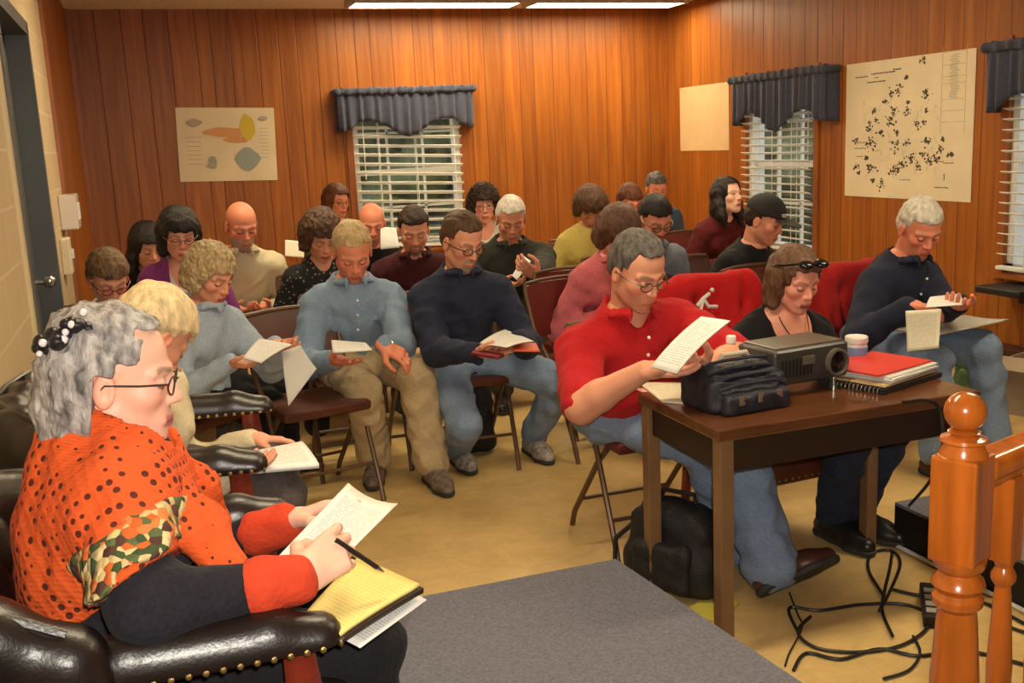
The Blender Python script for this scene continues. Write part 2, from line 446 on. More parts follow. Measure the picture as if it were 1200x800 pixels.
def glasses_obj(sp, body, hc, F, hs, org):
    q = lambda a, b, c: Vector(hc + hs*(F[0]*a+F[1]*b+F[2]*c) - org); m = MB(); rr = .0018 if sp.get('gthin') else .0026
    for s in (1, -1):
        m.tube([q(.099-.25*max(0, abs(x*.022+.031)-.03), s*(.031+x*.022), .002+y*.016) for x, y in ((math.cos(t)*(1-.12*math.sin(2*t)**2), math.sin(t)) for t in np.linspace(0, 2*PI, 20, endpoint=False))], rr*hs, 6, close=True)
        m.tube([q(.093, s*.053, .008), q(.05, s*.078, .008), q(-.005, s*.084, .006), q(-.02, s*.083, -.012)], rr*hs, 6)
    m.tube([q(.100, .010, .006), q(.104, 0, .010), q(.100, -.010, .006)], rr*hs, 6)
    return m.build('glasses', sp.get('gm') or mat('glasses_metal', (.12, .10, .08), .3, .7), body, smooth=True)
def shoe_obj(body, ank, toe, floor, m, msole, org, h, up=None):
    """a shoe round the foot from ankle to toe"""
    f = nz(toe-ank) if up is not None else nz((toe-ank)*V3(1, 1, 0)); u = V3(0, 0, 1) if up is None else nz(np.asarray(up)-f*np.dot(up, f)); s = np.cross(u, f)
    base = V3(ank[0], ank[1], floor) if up is None else ank-u*.085
    q = lambda a, b, c: base+f*a+s*b+u*c
    up_ = Field().chain([q(-.045, 0, .045), q(.05, .0, .055), q(.12, 0, .042), q(.19, 0, .036)], [.040, .042, .040, .030], .03)
    up_.cone(q(-.01, 0, .05), q(-.005, 0, .10), .046, .046, .02).ell(q(.13, 0, .035), (.06, .048, .03), np.array([f, s, u]), .02)
    so = Field().chain([q(-.045, 0, .02), q(.04, 0, .02), q(.13, 0, .02), q(.19, 0, .022)], [.043, .038, .047, .034], .02)
    c1 = plane_cut(q(0, 0, .022), -u); c2 = plane_cut(q(0, 0, .026), u); c3 = plane_cut(q(0, 0, .004), -u)
    sh = sdf_obj('shoe', up_, h, m, body, cut=[c1, plane_cut(q(0, 0, .105), u)], origin=org)
    sdf_obj('sole', so, h, msole, sh, cut=[c2, c3], origin=org)
    lc = MB()
    for k in range(4):
        a = .045+.026*k; z = .100-.013*k
        lc.tube([Vector(q(a, x*.024, z-.010*abs(x)**2) - org) for x in (-1, -.5, 0, .5, 1)], .0032, 5)
    lc.build('laces', sp_lace, sh, smooth=True)
    return sh
sp_lace = mat('shoe_lace', (.55, .52, .46), .8)
PEOPLE = {}
def person(sp):
    s = sp.get('s', 1.); sex = sp.get('sex', 'm'); seed = sp.get('seed', 1); far = sp.get('lod', 1)
    th = math.radians(sp.get('face', -90)); f = V3(math.cos(th), math.sin(th), 0); l = V3(-f[1], f[0], 0); u = V3(0, 0, 1)
    B = lambda a, b, c: f*a+l*b+u*c
    hs = sp.get('hs', 1.04)
    hc = gd(*sp['head']) if len(sp['head']) == 3 else np.array(sp['pos'])
    # head frame
    hy = th+math.radians(sp.get('hyaw', 0)); pt = math.radians(sp.get('pitch', 25)); rl = math.radians(sp.get('roll', 0))
    hf = V3(math.cos(hy)*math.cos(pt), math.sin(hy)*math.cos(pt), -math.sin(pt)); hl = V3(-math.sin(hy), math.cos(hy), 0); hu = np.cross(hf, hl)
    hl, hu = hl*math.cos(rl)+hu*math.sin(rl), hu*math.cos(rl)-hl*math.sin(rl)
    F = np.array([hf, hl, hu])
    # spine
    seat = sp.get('seat', .45); floor = sp.get('floor', 0.)
    N = hc - nz(B(.30+.3*math.sin(pt), 0, .9))*.165*s + B(*sp.get('nshift', (0, 0, 0)))
    pz = seat+.085*s; dz = N[2]-pz; Lt = .47*s
    off = math.sqrt(max(Lt*Lt-dz*dz, .0)); off = min(max(off, .04), sp.get('maxlean', .24))
    if 'lean' in sp: off = sp['lean']
    P = V3(N[0], N[1], 0)-f*off; P[2] = pz; P = P+l*sp.get('pside', 0.)
    up_t = nz(N-P); mid = (P+N)/2-f*.035*s
    cl = nz(l-up_t*np.dot(l, up_t)); chest = P+(N-P)*.68-f*.02*s
    sw = (.150 if sex == 'w' else .172)*s*sp.get('wide', 1.); sd = .100*s
    tw = math.radians(sp.get('twist', 0)); cl2 = nz(cl*math.cos(tw)+f*math.sin(tw))
    org = V3(P[0], P[1], floor)
    J = {}
    fat = sp.get('fat', 1.)
    for k, sg in (('L', 1), ('R', -1)):
        J['S'+k] = N-up_t*sd+cl2*sg*sw+f*.012*s+u*sp.get('shrug', 0)
        tgt, hd, hn, curl = None, None, None, .45
        hsp = sp.get('hand'+k)
        if hsp is None: hsp = dict(off=(.30, sg*.085, .13))
        if 'pos' in hsp: tgt = np.asarray(hsp['pos'], float)
        else: tgt = P+B(*hsp['off'])*s
        hd = hsp.get('dir', (.72, -sg*.62, -.02)); hn = hsp.get('n', (.15, -sg*.25, .9))
        hd = B(*hd) if not hsp.get('wd') else np.asarray(hd, float); hn = B(*hn) if not hsp.get('wd') else np.asarray(hn, float)
        J['W'+k] = tgt
        J['hand'+k] = (nz(hd), nz(hn), hsp.get('curl', .45), hsp.get('tc', .5), hsp.get('spread', 1.))
        pole = B(*hsp.get('pole', (-.45, sg*.55, -.75)))
        J['E'+k] = np.asarray(hsp['el'], float) if 'el' in hsp else ik(J['S'+k], tgt, .285*s, .255*s, pole)
        lg = sp.get('leg'+k) or {}
        J['H'+k] = P+l*sg*.088*s-u*.0
        an = np.asarray(lg['ank'], float) if 'ank' in lg else V3(P[0], P[1], 0)+B(*lg.get('off', (.44, sg*.12, 0)))*s*V3(1, 1, 0)+u*(floor+.085)
        J['A'+k] = an
        J['K'+k] = ik(J['H'+k], an, .42*s, .42*s, B(*lg.get('pole', (.6, sg*.12, .8))))
        tf = np.asarray(lg['toe'], float) if 'toe' in lg else B(*lg.get('td', (.95, sg*.22, 0)))
        J['T'+k] = an+nz(tf)*.13
    nr = (.048 if sex == 'w' else .058)*s
    # ---- skeleton fields
    tor = Field()
    def torso(F_, g=0.):
        Fr = np.array([nz(np.cross(cl, up_t)), cl, up_t]); Fr[0] = Fr[0] if Fr[0].dot(f) > 0 else -Fr[0]
        F_.ell(P+u*.0, np.array([.125*fat, .165*(1.04 if sex == 'w' else 1), .12])*s+g, np.array([f, l, u]), .05)
        F_.ell(mid+f*.02*s, np.array([.108*fat, .140*fat, .17])*s+g, Fr, .06)
        F_.ell(chest+f*.012*s, np.array([.108*min(fat, 1.12), .150*sp.get('wide', 1.), .155])*s+g, Fr, .05)
        if sp.get('belly'): F_.ell(P+(N-P)*.36+f*.075*s, np.array([.105, .14, .13])*s*sp['belly']+g, Fr, .06)
        F_.cone(J['SL']-cl*.02, J['SR']+cl*.02, .052*s+g, k=.05)
        for sg in 'LR': F_.cone(N-u*.02*s-f*.01, N+(J['S'+sg]-N)*.8, .048*s+g, .047*s+g, .05)
        F_.cone(N-up_t*.08*s, N+u*.01, .085*s+g, nr+.006+g, .05)
        if sex == 'w':
            for sg in (1, -1): F_.ell(chest+f*.088*s+cl*sg*.068*s-up_t*.025*s, np.array([.062, .064, .065])*s*sp.get('bust', 1.)+g, Fr, .03)
        return Fr
    def arm(F_, k, upto=2., g=0., g2=None):
        g2 = g if g2 is None else g2
        S, E, W = J['S'+k], J['E'+k], J['W'+k]
        r = np.array([.056, .049, .044, .029])*s*(.9 if sex == 'w' else 1.)*sp.get('armf', 1.)
        if upto <= 1: 
            Q = S+(E-S)*upto; F_.cone(S, Q, r[0]+g, r[0]+(r[1]-r[0])*upto+g2, .03)
        else:
            F_.cone(S, E, r[0]+g, r[1]+(g+g2)/2, .03); Q = E+(W-E)*(upto-1)
            m_ = E+(Q-E)*.3
            F_.cone(E, m_, r[1]+(g+g2)/2-.003, r[2]+g2+.001, .03); F_.cone(m_, Q, r[2]+g2, r[2]+(r[3]-r[2])*min(1, upto-1)+g2, .02)
    def leg(F_, k, g=0., end=1., flare=0.):
        Hh, K, A = J['H'+k], J['K'+k], J['A'+k]; A = K+(A-K)*end
        F_.cone(Hh, K, .086*s+g, .060*s+g, .04)
        m_ = K+(A-K)*.3
        F_.cone(K, m_, .056*s+g, .055*s+g, .03); F_.cone(m_, A, .055*s+g, .038*s+g+flare, .03)
    hf_ = head_field(hc, F, hs, sex)
    hf_.cone(hc+F.T@(V3(-.024, 0, -.055)*hs), N-up_t*.02, nr*.97, nr*1.06, .025)
    base = np.array(SK[sp.get('skin', 'pink')]) if isinstance(sp.get('skin', 'pink'), str) else np.array(sp['skin'])
    # ---- the body, one mesh
    vs, qs, n0 = [], [], 0
    def add(v, q):
        nonlocal n0
        vs.append(v); qs.append(q+n0); n0 += len(v)
    h_head = {0: .0034, 1: .0048, 2: .0062}[far]
    add(*solid(hf_, h_head))
    bd = Field(); torso(bd)
    if sp.get('bare'): pass
    for k in 'LR': arm(bd, k); leg(bd, k)
    for k, sg in (('L', 1), ('R', -1)):
        if not sp.get('shoes'): continue
        bd.cone(J['A'+k], J['A'+k]-u*.03, .03, .026, .02)
    add(*solid(bd, sp.get('bh', .018)))
    for k in 'LR':
        if sp.get('nohand'+k): continue
        hd, hn, cu, tc, spd = J['hand'+k]
        add(*solid(hand_field(J['W'+k], hd, hn, k == 'R', cu, s*sp.get('hands', 1.02)*(.92 if sex == 'w' else 1.), spd, tc), {0: .0034, 1: .0042, 2: .0055}[far]))
    v = np.concatenate(vs); q = np.concatenate(qs)
    me = mesh_np('person', v-org, q)
    col = face_colors(v, hc, F, hs, sp, base)
    at = me.color_attributes.new('Col', 'FLOAT_COLOR', 'POINT')
    at.data.foreach_set('color', np.concatenate([col, np.ones((len(col), 1))], 1).astype(np.float32).ravel())
    body = finish('person', me, skin_mat()); body.location = Vector(org)
    tag(body, sp['label'], 'person', sp.get('group'))
    # ---- clothes
    hcl = {0: .0085, 1: .012, 2: .016}[far]
    t = sp.get('ease', .014); sl = sp.get('sleeve', 1.96)
    sh = Field(); Fr = torso(sh, t)
    for k in 'LR': arm(sh, k, sl, t+.004, t*.9+sp.get('cuff', 0.))
    cuts = []
    nk = sp.get('neck', 'crew'); Nf = N+f*.0
    hold = nz(hc-N+u*.0)
    def conecut(a, b, ra, rb):
        ba = b-a; l2 = ba.dot(ba)
        def fn(X, Y, Z):
            px, py, pz_ = X-a[0], Y-a[1], Z-a[2]; tt = np.clip((px*ba[0]+py*ba[1]+pz_*ba[2])/l2, 0, 1)
            return -(np.sqrt((px-ba[0]*tt)**2+(py-ba[1]*tt)**2+(pz_-ba[2]*tt)**2)-(ra+(rb-ra)*tt))
        return fn
    neckup = nz(u*.8+f*.25)
    if nk != 'turtle': cuts.append(conecut(N+neckup*.012, N+neckup*.25, nr+.010, nr+.10))
    fc = N+f*(.075*s)-u*.02*s
    if nk == 'v': cuts.append(conecut(fc+f*.09-u*.10*s, N+f*.10+u*.05, .008, .075))
    if nk == 'deepv': cuts.append(conecut(fc+f*.10-u*.17*s, N+f*.10+u*.05, .012, .085))
    if nk == 'scoop':
        cuts.append(conecut(fc+f*.05-u*.055*s, N+f*.05+u*.05, .070+sp.get('scoop', 0), .085+sp.get('scoop', 0)))
    if nk == 'open': cuts.append(conecut(fc+f*.04-u*.05*s, N+f*.06+u*.05, .012, .05))
    hem = sp.get('hem', -.06)
    cuts.append(plane_cut(P+u*hem*s, -u))
    topm = sp['top']
    shirt = sdf_obj(sp.get('topname', 'shirt'), sh, hcl, topm, body, noise=wrinkle(seed, sp.get('fold', .0042), .11), cut=cuts, origin=org)
    if nk in ('collar', 'open') or sp.get('collar'):
        cf = Field(); gap = sp.get('cgap', .5); rr = nr+.017; pts = []
        for a in np.linspace(gap, 2*PI-gap, 15):
            pts.append(N+neckup*(.022+.018*math.cos(a*1.0+PI)*-1)*1.+f*math.cos(a)*rr*1.08+l*math.sin(a)*rr+f*.010)
        low = [p-u*.016+nz((p-N)*V3(1, 1, 0))*.012 for p in pts]
        cf.chain(pts, [.0065]*15, .01); cf.chain(low, [.0065]*15, .02)
        for pp, lw, sg in ((pts[0], low[0], 1), (pts[-1], low[-1], -1)): cf.cone(lw, lw-u*.030+f*.012+l*sg*.006, .0065, .004, .02)
        sdf_obj('collar', cf, min(hcl, .006), sp.get('collarm', topm), shirt, origin=org)
        if sp.get('buttons'):
            bt = MB()
            for k in range(sp['buttons']):
                p = N-up_t*(.07+.075*k)*s+f*.0
                e = chest+f*(.012*s); 
                pp = p+f*(.108*min(fat, 1.12)*s+t+.012)*(1.-.0*k)
                bt.sph(Vector(pp-org), .0062, n=8)
            bt.build('button', sp.get('buttonm', mat('button_white', (.8, .78, .7), .4)), shirt)
    if sp.get('cardigan') is not None:      # open outer garment over the shirt
        cg = Field(); torso(cg, t+.012)
        for k in 'LR': arm(cg, k, 1.96, t+.014, t+.010)
        w = sp.get('cgopen', .07)
        opening = lambda X, Y, Z: np.minimum(w-np.abs((X-P[0])*l[0]+(Y-P[1])*l[1]-0.), ((X-N[0])*f[0]+(Y-N[1])*f[1])+(.03+off*0)+((Z-N[2]))*-.55)
        sdf_obj(sp.get('cgname', 'cardigan'), cg, hcl, sp['cardigan'], body, noise=wrinkle(seed+5, .005, .12),
                cut=[conecut(N+neckup*.012, N+neckup*.25, nr+.016, nr+.11), opening, plane_cut(P+u*-.05, -u)], origin=org)
    pg = sp.get('pease', .016); pf = Field()
    pf.ell(P, np.array([.128*fat, .170, .125])*s+pg*.6, np.array([f, l, u]), .05)
    for k in 'LR': leg(pf, k, pg, sp.get('pend', .93), sp.get('flare', .014))
    sdf_obj(sp.get('botname', 'trousers'), pf, hcl, sp['bottom'], body, noise=wrinkle(seed+9, sp.get('pfold', .006), .13),
            cut=[plane_cut(P+u*.10*s, u)], origin=org)
    if sp.get('shoes'):
        for k in 'LR':
            lg = sp.get('leg'+k) or {}
            shoe_obj(body, J['A'+k], J['T'+k], floor, sp['shoes'], sp.get('solem') or mat('rubber_sole', (.03, .028, .025), .7), org, {0: .006, 1: .007, 2: .009}[far], lg.get('shoeup'))
    hair_obj(sp, body, hc, F, hs, {0: .0042, 1: .006, 2: .0075}[far], org)
    if sp.get('glasses'): glasses_obj(sp, body, hc, F, hs, org)
    J.update(P=P, N=N, hc=hc, f=f, l=l, F=F, org=org, body=body, shirt=shirt, chest=chest, up_t=up_t, hs=hs, t=t, s=s, torso=torso, arm=arm, cl=cl)
    return J
# ------------------------------------------------------------------ chairs
M_VINYL = mat('vinyl_brown', (.085, .022, .010), .38, var=.2, vscale=9, bump=.1, bscale=220)
M_VINYLR = mat('vinyl_maroon', (.11, .010, .008), .4, var=.2, vscale=9, bump=.1, bscale=220)
M_FRAME = mat('chair_frame_tan', (.12, .060, .030), .4, .3)
M_LEATHER = mat('leather_black', (.014, .008, .006), .34, bump=.08, bscale=160, var=.3, vscale=14, spec=.6)
M_MAHOG = mat('mahogany', (.16, .018, .008), .3, var=.25, vscale=6, stretch=(1, 1, 8), coat=.3)
M_BRASS = mat('brass_nail', (.55, .38, .14), .3, .9)
M_CHROME = mat('chrome', (.55, .53, .5), .2, .9)
def folding_chair(vinyl):
    r = empty('folding_chair')
    m = MB(); m.box((.0, 0, .445), (.40, .40, .045), bev=.02, seg=3); m.build('seat', vinyl, r, smooth=True)
    m = MB()
    n = 9
    fr_, bk = [], []
    for k in range(n):
        y = -.205+.41*k/(n-1); dx = -.03*(1-(y/.205)**2)
        for z, x0 in ((.585, -.145), (.62, -.158), (.80, -.205), (.832, -.213)):
            pass
    prof = [(.575, -.142), (.60, -.150), (.70, -.178), (.80, -.205), (.835, -.214)]
    G = [[None]*len(prof) for _ in range(n)]; Bk = [[None]*len(prof) for _ in range(n)]
    for k in range(n):
        y = -.205+.41*k/(n-1); dx = -.030*(1-(y/.205)**2)
        for j, (z, x) in enumerate(prof):
            th = .015 if 0 < j < 4 and 0 < k < n-1 else .009
            zz = z-(.012*(abs(y)/.205)**6 if j == 4 else 0)
            G[k][j] = m.b.verts.new((x+dx+th, y, zz)); Bk[k][j] = m.b.verts.new((x+dx-th, y, zz))
    for k in range(n-1):
        for j in range(4):
            m.b.faces.new((G[k][j], G[k+1][j], G[k+1][j+1], G[k][j+1])); m.b.faces.new((Bk[k][j], Bk[k][j+1], Bk[k+1][j+1], Bk[k+1][j]))
        m.b.faces.new((G[k][0], Bk[k][0], Bk[k+1][0], G[k+1][0])); m.b.faces.new((G[k][4], G[k+1][4], Bk[k+1][4], Bk[k][4]))
    for j in range(4):
        m.b.faces.new((G[0][j], G[0][j+1], Bk[0][j+1], Bk[0][j])); m.b.faces.new((G[-1][j], Bk[-1][j], Bk[-1][j+1], G[-1][j+1]))
    m.build('backrest', vinyl, r, smooth=True)
    for s in (1, -1):
        MB().tube([(.215, s*.215, .0), (.19, s*.215, .08), (.03, s*.215, .44), (-.13, s*.215, .60), (-.205, s*.215, .80), (-.215, s*.208, .838)], .0115, 8).build('leg', M_FRAME, r, smooth=True)
        MB().tube([(-.27, s*.195, 0), (-.24, s*.195, .07), (.02, s*.195, .36), (.10, s*.195, .425)], .0115, 8).build('leg', M_FRAME, r, smooth=True)
    MB().tube([(-.215, -.208, .838), (-.236, -.10, .846), (-.240, 0, .848), (-.236, .10, .846), (-.215, .208, .838)], .010, 8).build('top_rail', M_FRAME, r, smooth=True)
    MB().tube([(.15, -.21, .165), (.15, .21, .165)], .008, 8).build('crossbar', M_FRAME, r, smooth=True)
    MB().tube([(-.17, -.19, .145), (-.17, .19, .145)], .008, 8).build('crossbar', M_FRAME, r, smooth=True)
    return r
_ch = {}
def place_chair(x, y, deg, label, vinyl=None, group='folding chairs of the audience', z=0):
    vinyl = vinyl or M_VINYL; key = vinyl.name
    if key not in _ch: o = _ch[key] = folding_chair(vinyl)
    else: o = copy_tree(_ch[key])
    o.location = (x, y, z); o.rotation_euler = (0, 0, math.radians(deg)); tag(o, label, 'chair', group); return o
def exec_chair(loc, deg, label, tilt=8, back=.66):
    r = empty('executive_chair', loc, math.radians(deg), label, 'chair', 'black leather chairs on the platform')
    f = Field(); f.chain([(.24, 0, .415), (-.20, 0, .405)], [.065, .065], .02)
    for s in (1, -1): f.cone((.235, s*.19, .415), (-.20, s*.19, .405), .06, .06, .08); f.cone((.235, -.19, .415), (.235, .19, .415), .062, k=.06)
    f.cone((-.19, -.19, .405), (-.19, .19, .405), .06, k=.06)
    sdf_obj('seat', f, .012, M_LEATHER, r)
    # a low curved back that wraps round to the arms
    arc = [(-.10, -.325), (-.20, -.315), (-.275, -.25), (-.31, -.14), (-.32, 0), (-.31, .14), (-.275, .25), (-.20, .315), (-.10, .325)]
    tops = [.735, .785, .81, .82, .82, .82, .81, .785, .735]
    f = Field()
    for (x, y), tz in zip(arc, tops):
        f.cone((x, y*.96, .40), (x-.02, y, tz-.05), .045, .045, .05)
    for k in range(len(arc)-1):
        (xa, ya), (xb, yb) = arc[k], arc[k+1]
        for q in (.25, .5, .75, 1.): f.cone((xa-.02*q, ya, .40+(tops[k]-.45)*q), (xb-.02*q, yb, .40+(tops[k+1]-.45)*q), .043, k=.05)
    sdf_obj('backrest', f, .012, M_LEATHER, r)
    f = Field()
    for y in np.linspace(-.17, .17, 5): f.chain([(-.245, y, .47), (-.265, y, .62), (-.285, y, .75-.02*abs(y)/.17)], [.045, .05, .04], .06)
    sdf_obj('back_cushion', f, .012, M_LEATHER, r)
    MB().tube([(x-.055*(1 if abs(y) < .2 else .3), y*1.06, tz+.002) for (x, y), tz in zip(arc, tops)], .009, 8).build('piping', M_LEATHER, r, smooth=True)
    for s in (1, -1):
        a = Field()
        a.chain([(-.12, s*.29, .652), (-.05, s*.29, .660), (.16, s*.29, .655), (.235, s*.29, .640)], [.030, .036, .036, .030], .02); a.chain([(-.12, s*.305, .640), (.235, s*.305, .63)], [.026, .026], .03); a.chain([(-.12, s*.275, .640), (.235, s*.275, .63)], [.026, .026], .03)
        ar = sdf_obj('armrest', a, .009, M_LEATHER, r, cut=plane_cut((0, 0, .628), (0, 0, -1)))
        nl = MB()
        for e in (1, -1):
            for k in range(15): nl.sph((-.11+.0245*k, s*.29+e*.0515, .636), .0052, (1, .6, 1), 8)
        for k in range(5): nl.sph((.263, s*.29-.034+.017*k, .632), .0052, (.6, 1, 1), 8)
        nl.build('nailhead_trim', M_BRASS, ar)
        MB().tube([(.20, s*.29, .628), (.205, s*.29, .56), (.16, s*.288, .47), (.05, s*.275, .385)], [.020, .024, .026, .024], 10, flat=1.25).build('arm_support', M_MAHOG, r, smooth=True)
        MB().tube([(-.20, s*.29, .628), (-.205, s*.288, .5), (-.16, s*.27, .39)], [.018, .022, .024], 10).build('arm_support', M_MAHOG, r, smooth=True)
    m = MB(); m.cyl((0, 0, .09), (0, 0, .36), .03); m.box((0, 0, .355), (.26, .20, .03), bev=.01); m.build('column', M_LEATHER, r, smooth=True)
    m = MB()
    for k in range(5):
        a = 2*PI*k/5+.3; m.bar((.03*math.cos(a), .03*math.sin(a), .10), (.27*math.cos(a), .27*math.sin(a), .068), .05, .03, .008)
    bs = m.build('star_base', M_MAHOG, r)
    for k in range(5):
        a = 2*PI*k/5+.3; MB().cyl((.27*math.cos(a)-.012*math.sin(a), .27*math.sin(a)+.012*math.cos(a), .025), (.27*math.cos(a)+.012*math.sin(a), .27*math.sin(a)-.012*math.cos(a), .025), .025).build('caster', M_LEATHER, bs, smooth=True)
    return r
def guest_chair(loc, deg, label):
    r = empty('guest_chair', loc, math.radians(deg), label, 'chair')
    m = MB(); m.box((0, 0, .365), (.47, .48, .19), bev=.025, seg=3); st = m.build('seat', M_VINYL, r, smooth=True)
    n = MB()
    for k in range(15): n.sph((.234, -.21+.03*k, .292), .0055, (.6, 1, 1), 8)
    n.build('nailhead_trim', M_BRASS, st)
    m = MB(); m.box((-.235, 0, .63), (.055, .34, .22), Matrix.Rotation(-.12, 3, 'Y'), .022, 3); m.build('backrest', M_VINYL, r, smooth=True)
    for s in (1, -1):
        MB().tube([(.20, s*.215, .0), (.205, s*.215, .30)], [.018, .025], 8).build('leg', M_MAHOG, r, smooth=True)
        MB().tube([(-.27, s*.205, .0), (-.215, s*.205, .40), (-.225, s*.175, .56), (-.250, s*.165, .73)], [.018, .024, .022, .018], 8).build('leg', M_MAHOG, r, smooth=True)
    return r
# ------------------------------------------------------------------ the room
D, XR, XL, CEIL, YF = 9.265, 4.954, -.45, 2.745, -2.6
PH = .17                                           # height of the platform
def node_mat(name):
    m, nt, b = _new(name); _mats[name] = m; return m, nt, b, nt.nodes, nt.links
def panel_mat(name, axis):
    m, nt, b, N, L = node_mat(name)
    tc = N.new('ShaderNodeTexCoord'); sp = N.new('ShaderNodeSeparateXYZ'); L.new(tc.outputs['Object'], sp.inputs[0])
    def vor(feat):
        v = N.new('ShaderNodeTexVoronoi'); v.voronoi_dimensions = '1D'; v.feature = feat; v.inputs['Scale'].default_value = 5.8; v.inputs['Randomness'].default_value = .75
        L.new(sp.outputs[axis], v.inputs['W']); return v
    e, c = vor('DISTANCE_TO_EDGE'), vor('F1')
    mp = N.new('ShaderNodeMapping'); L.new(tc.outputs['Object'], mp.inputs[0]); mp.inputs['Scale'].default_value = (14, 14, .8)
    ad = N.new('ShaderNodeVectorMath'); ad.operation = 'ADD'; L.new(mp.outputs[0], ad.inputs[0])
    sc = N.new('ShaderNodeVectorMath'); sc.operation = 'SCALE'; sc.inputs['Scale'].default_value = 9; L.new(c.outputs['Color'], sc.inputs[0]); L.new(sc.outputs[0], ad.inputs[1])
    n = N.new('ShaderNodeTexNoise'); n.inputs['Scale'].default_value = 1.6; n.inputs['Detail'].default_value = 7; n.inputs['Distortion'].default_value = .6; L.new(ad.outputs[0], n.inputs[0])
    r = N.new('ShaderNodeValToRGB'); L.new(n.outputs[0], r.inputs[0]); cr_ = r.color_ramp
    cr_.elements[0].position = .3; cr_.elements[0].color = (.25, .066, .008, 1); cr_.elements[1].position = .72; cr_.elements[1].color = (.405, .132, .017, 1)
    hs = N.new('ShaderNodeHueSaturation'); L.new(r.outputs[0], hs.inputs['Color'])
    sx = N.new('ShaderNodeSeparateColor'); L.new(c.outputs['Color'], sx.inputs[0])
    mr = N.new('ShaderNodeMapRange'); mr.inputs['To Min'].default_value = .86; mr.inputs['To Max'].default_value = 1.14; L.new(sx.outputs[0], mr.inputs[0]); L.new(mr.outputs[0], hs.inputs['Value'])
    g = N.new('ShaderNodeMapRange'); g.inputs['From Min'].default_value = .008; g.inputs['From Max'].default_value = .035; L.new(e.outputs['Distance'], g.inputs[0])
    mx = N.new('ShaderNodeMix'); mx.data_type = 'RGBA'; mx.inputs['A'].default_value = (.15, .036, .006, 1); L.new(g.outputs[0], mx.inputs['Factor']); L.new(hs.outputs[0], mx.inputs['B'])
    L.new(mx.outputs['Result'], b.inputs['Base Color'])
    b.inputs['Roughness'].default_value = .42; b.inputs['Specular IOR Level'].default_value = .42
    bp = N.new('ShaderNodeBump'); bp.inputs['Strength'].default_value = .5; bp.inputs['Distance'].default_value = .006; L.new(g.outputs[0], bp.inputs['Height'])
    b2 = N.new('ShaderNodeBump'); b2.inputs['Strength'].default_value = .08; b2.inputs['Distance'].default_value = .004; L.new(n.outputs[0], b2.inputs['Height']); L.new(bp.outputs[0], b2.inputs['Normal'])
    L.new(b2.outputs[0], b.inputs['Normal']); return m
PANX, PANY = panel_mat('wood_panelling_back', 'X'), panel_mat('wood_panelling_side', 'Y')
def block_mat():
    m, nt, b, N, L = node_mat('painted_block')
    tc = N.new('ShaderNodeTexCoord'); sp = N.new('ShaderNodeSeparateXYZ'); L.new(tc.outputs['Object'], sp.inputs[0])
    cb = N.new('ShaderNodeCombineXYZ'); L.new(sp.outputs['Y'], cb.inputs[0]); L.new(sp.outputs['Z'], cb.inputs[1])
    k = N.new('ShaderNodeTexBrick'); L.new(cb.outputs[0], k.inputs[0]); k.inputs['Scale'].default_value = 1; k.inputs['Brick Width'].default_value = .40; k.inputs['Row Height'].default_value = .20
    k.inputs['Mortar Size'].default_value = .006; k.inputs['Color1'].default_value = (.62, .47, .28, 1); k.inputs['Color2'].default_value = (.58, .44, .26, 1); k.inputs['Mortar'].default_value = (.70, .56, .37, 1)
    L.new(k.outputs['Color'], b.inputs['Base Color']); b.inputs['Roughness'].default_value = .5
    n = N.new('ShaderNodeTexNoise'); n.inputs['Scale'].default_value = 90; L.new(tc.outputs['Object'], n.inputs[0])
    mu = N.new('ShaderNodeMath'); mu.operation = 'MULTIPLY_ADD'; mu.inputs[1].default_value = .25; L.new(n.outputs[0], mu.inputs[0]); 
    iv = N.new('ShaderNodeMath'); iv.operation = 'SUBTRACT'; iv.inputs[0].default_value = 1; L.new(k.outputs['Fac'], iv.inputs[1]); L.new(iv.outputs[0], mu.inputs[2])
    bp = N.new('ShaderNodeBump'); bp.inputs['Strength'].default_value = .5; bp.inputs['Distance'].default_value = .006; L.new(mu.outputs[0], bp.inputs['Height']); L.new(bp.outputs[0], b.inputs['Normal']); return m
def floor_mat():
    m, nt, b, N, L = node_mat('vinyl_tile_floor')
    tc = N.new('ShaderNodeTexCoord')
    k = N.new('ShaderNodeTexBrick'); k.offset = 0; L.new(tc.outputs['Object'], k.inputs[0]); k.inputs['Scale'].default_value = 1; k.inputs['Brick Width'].default_value = .305; k.inputs['Row Height'].default_value = .305
    k.inputs['Mortar Size'].default_value = .0012; k.inputs['Color1'].default_value = (.62, .42, .17, 1); k.inputs['Color2'].default_value = (.605, .408, .162, 1); k.inputs['Mortar'].default_value = (.52, .345, .135, 1)
    n = N.new('ShaderNodeTexNoise'); n.inputs['Scale'].default_value = 9; n.inputs['Detail'].default_value = 8; n.inputs['Roughness'].default_value = .7; n.inputs['Distortion'].default_value = .8; L.new(tc.outputs['Object'], n.inputs[0])
    r = N.new('ShaderNodeMapRange'); r.inputs['From Min'].default_value = .3; r.inputs['From Max'].default_value = .7; r.inputs['To Min'].default_value = .84; r.inputs['To Max'].default_value = 1.12; L.new(n.outputs[0], r.inputs[0])
    mx = N.new('ShaderNodeMix'); mx.data_type = 'RGBA'; mx.blend_type = 'MULTIPLY'; mx.inputs['Factor'].default_value = 1; L.new(k.outputs['Color'], mx.inputs['A']); L.new(r.outputs[0], mx.inputs['B'])
    L.new(mx.outputs['Result'], b.inputs['Base Color']); b.inputs['Roughness'].default_value = .38; b.inputs['Specular IOR Level'].default_value = .35; return m
M_WHITE = mat('white_paint', (.74, .72, .66), .45)
M_BEIGE = mat('beige_paint', (.66, .52, .30), .5)
M_GREYP = mat('grey_door_paint', (.085, .088, .085), .45, var=.1, vscale=3)
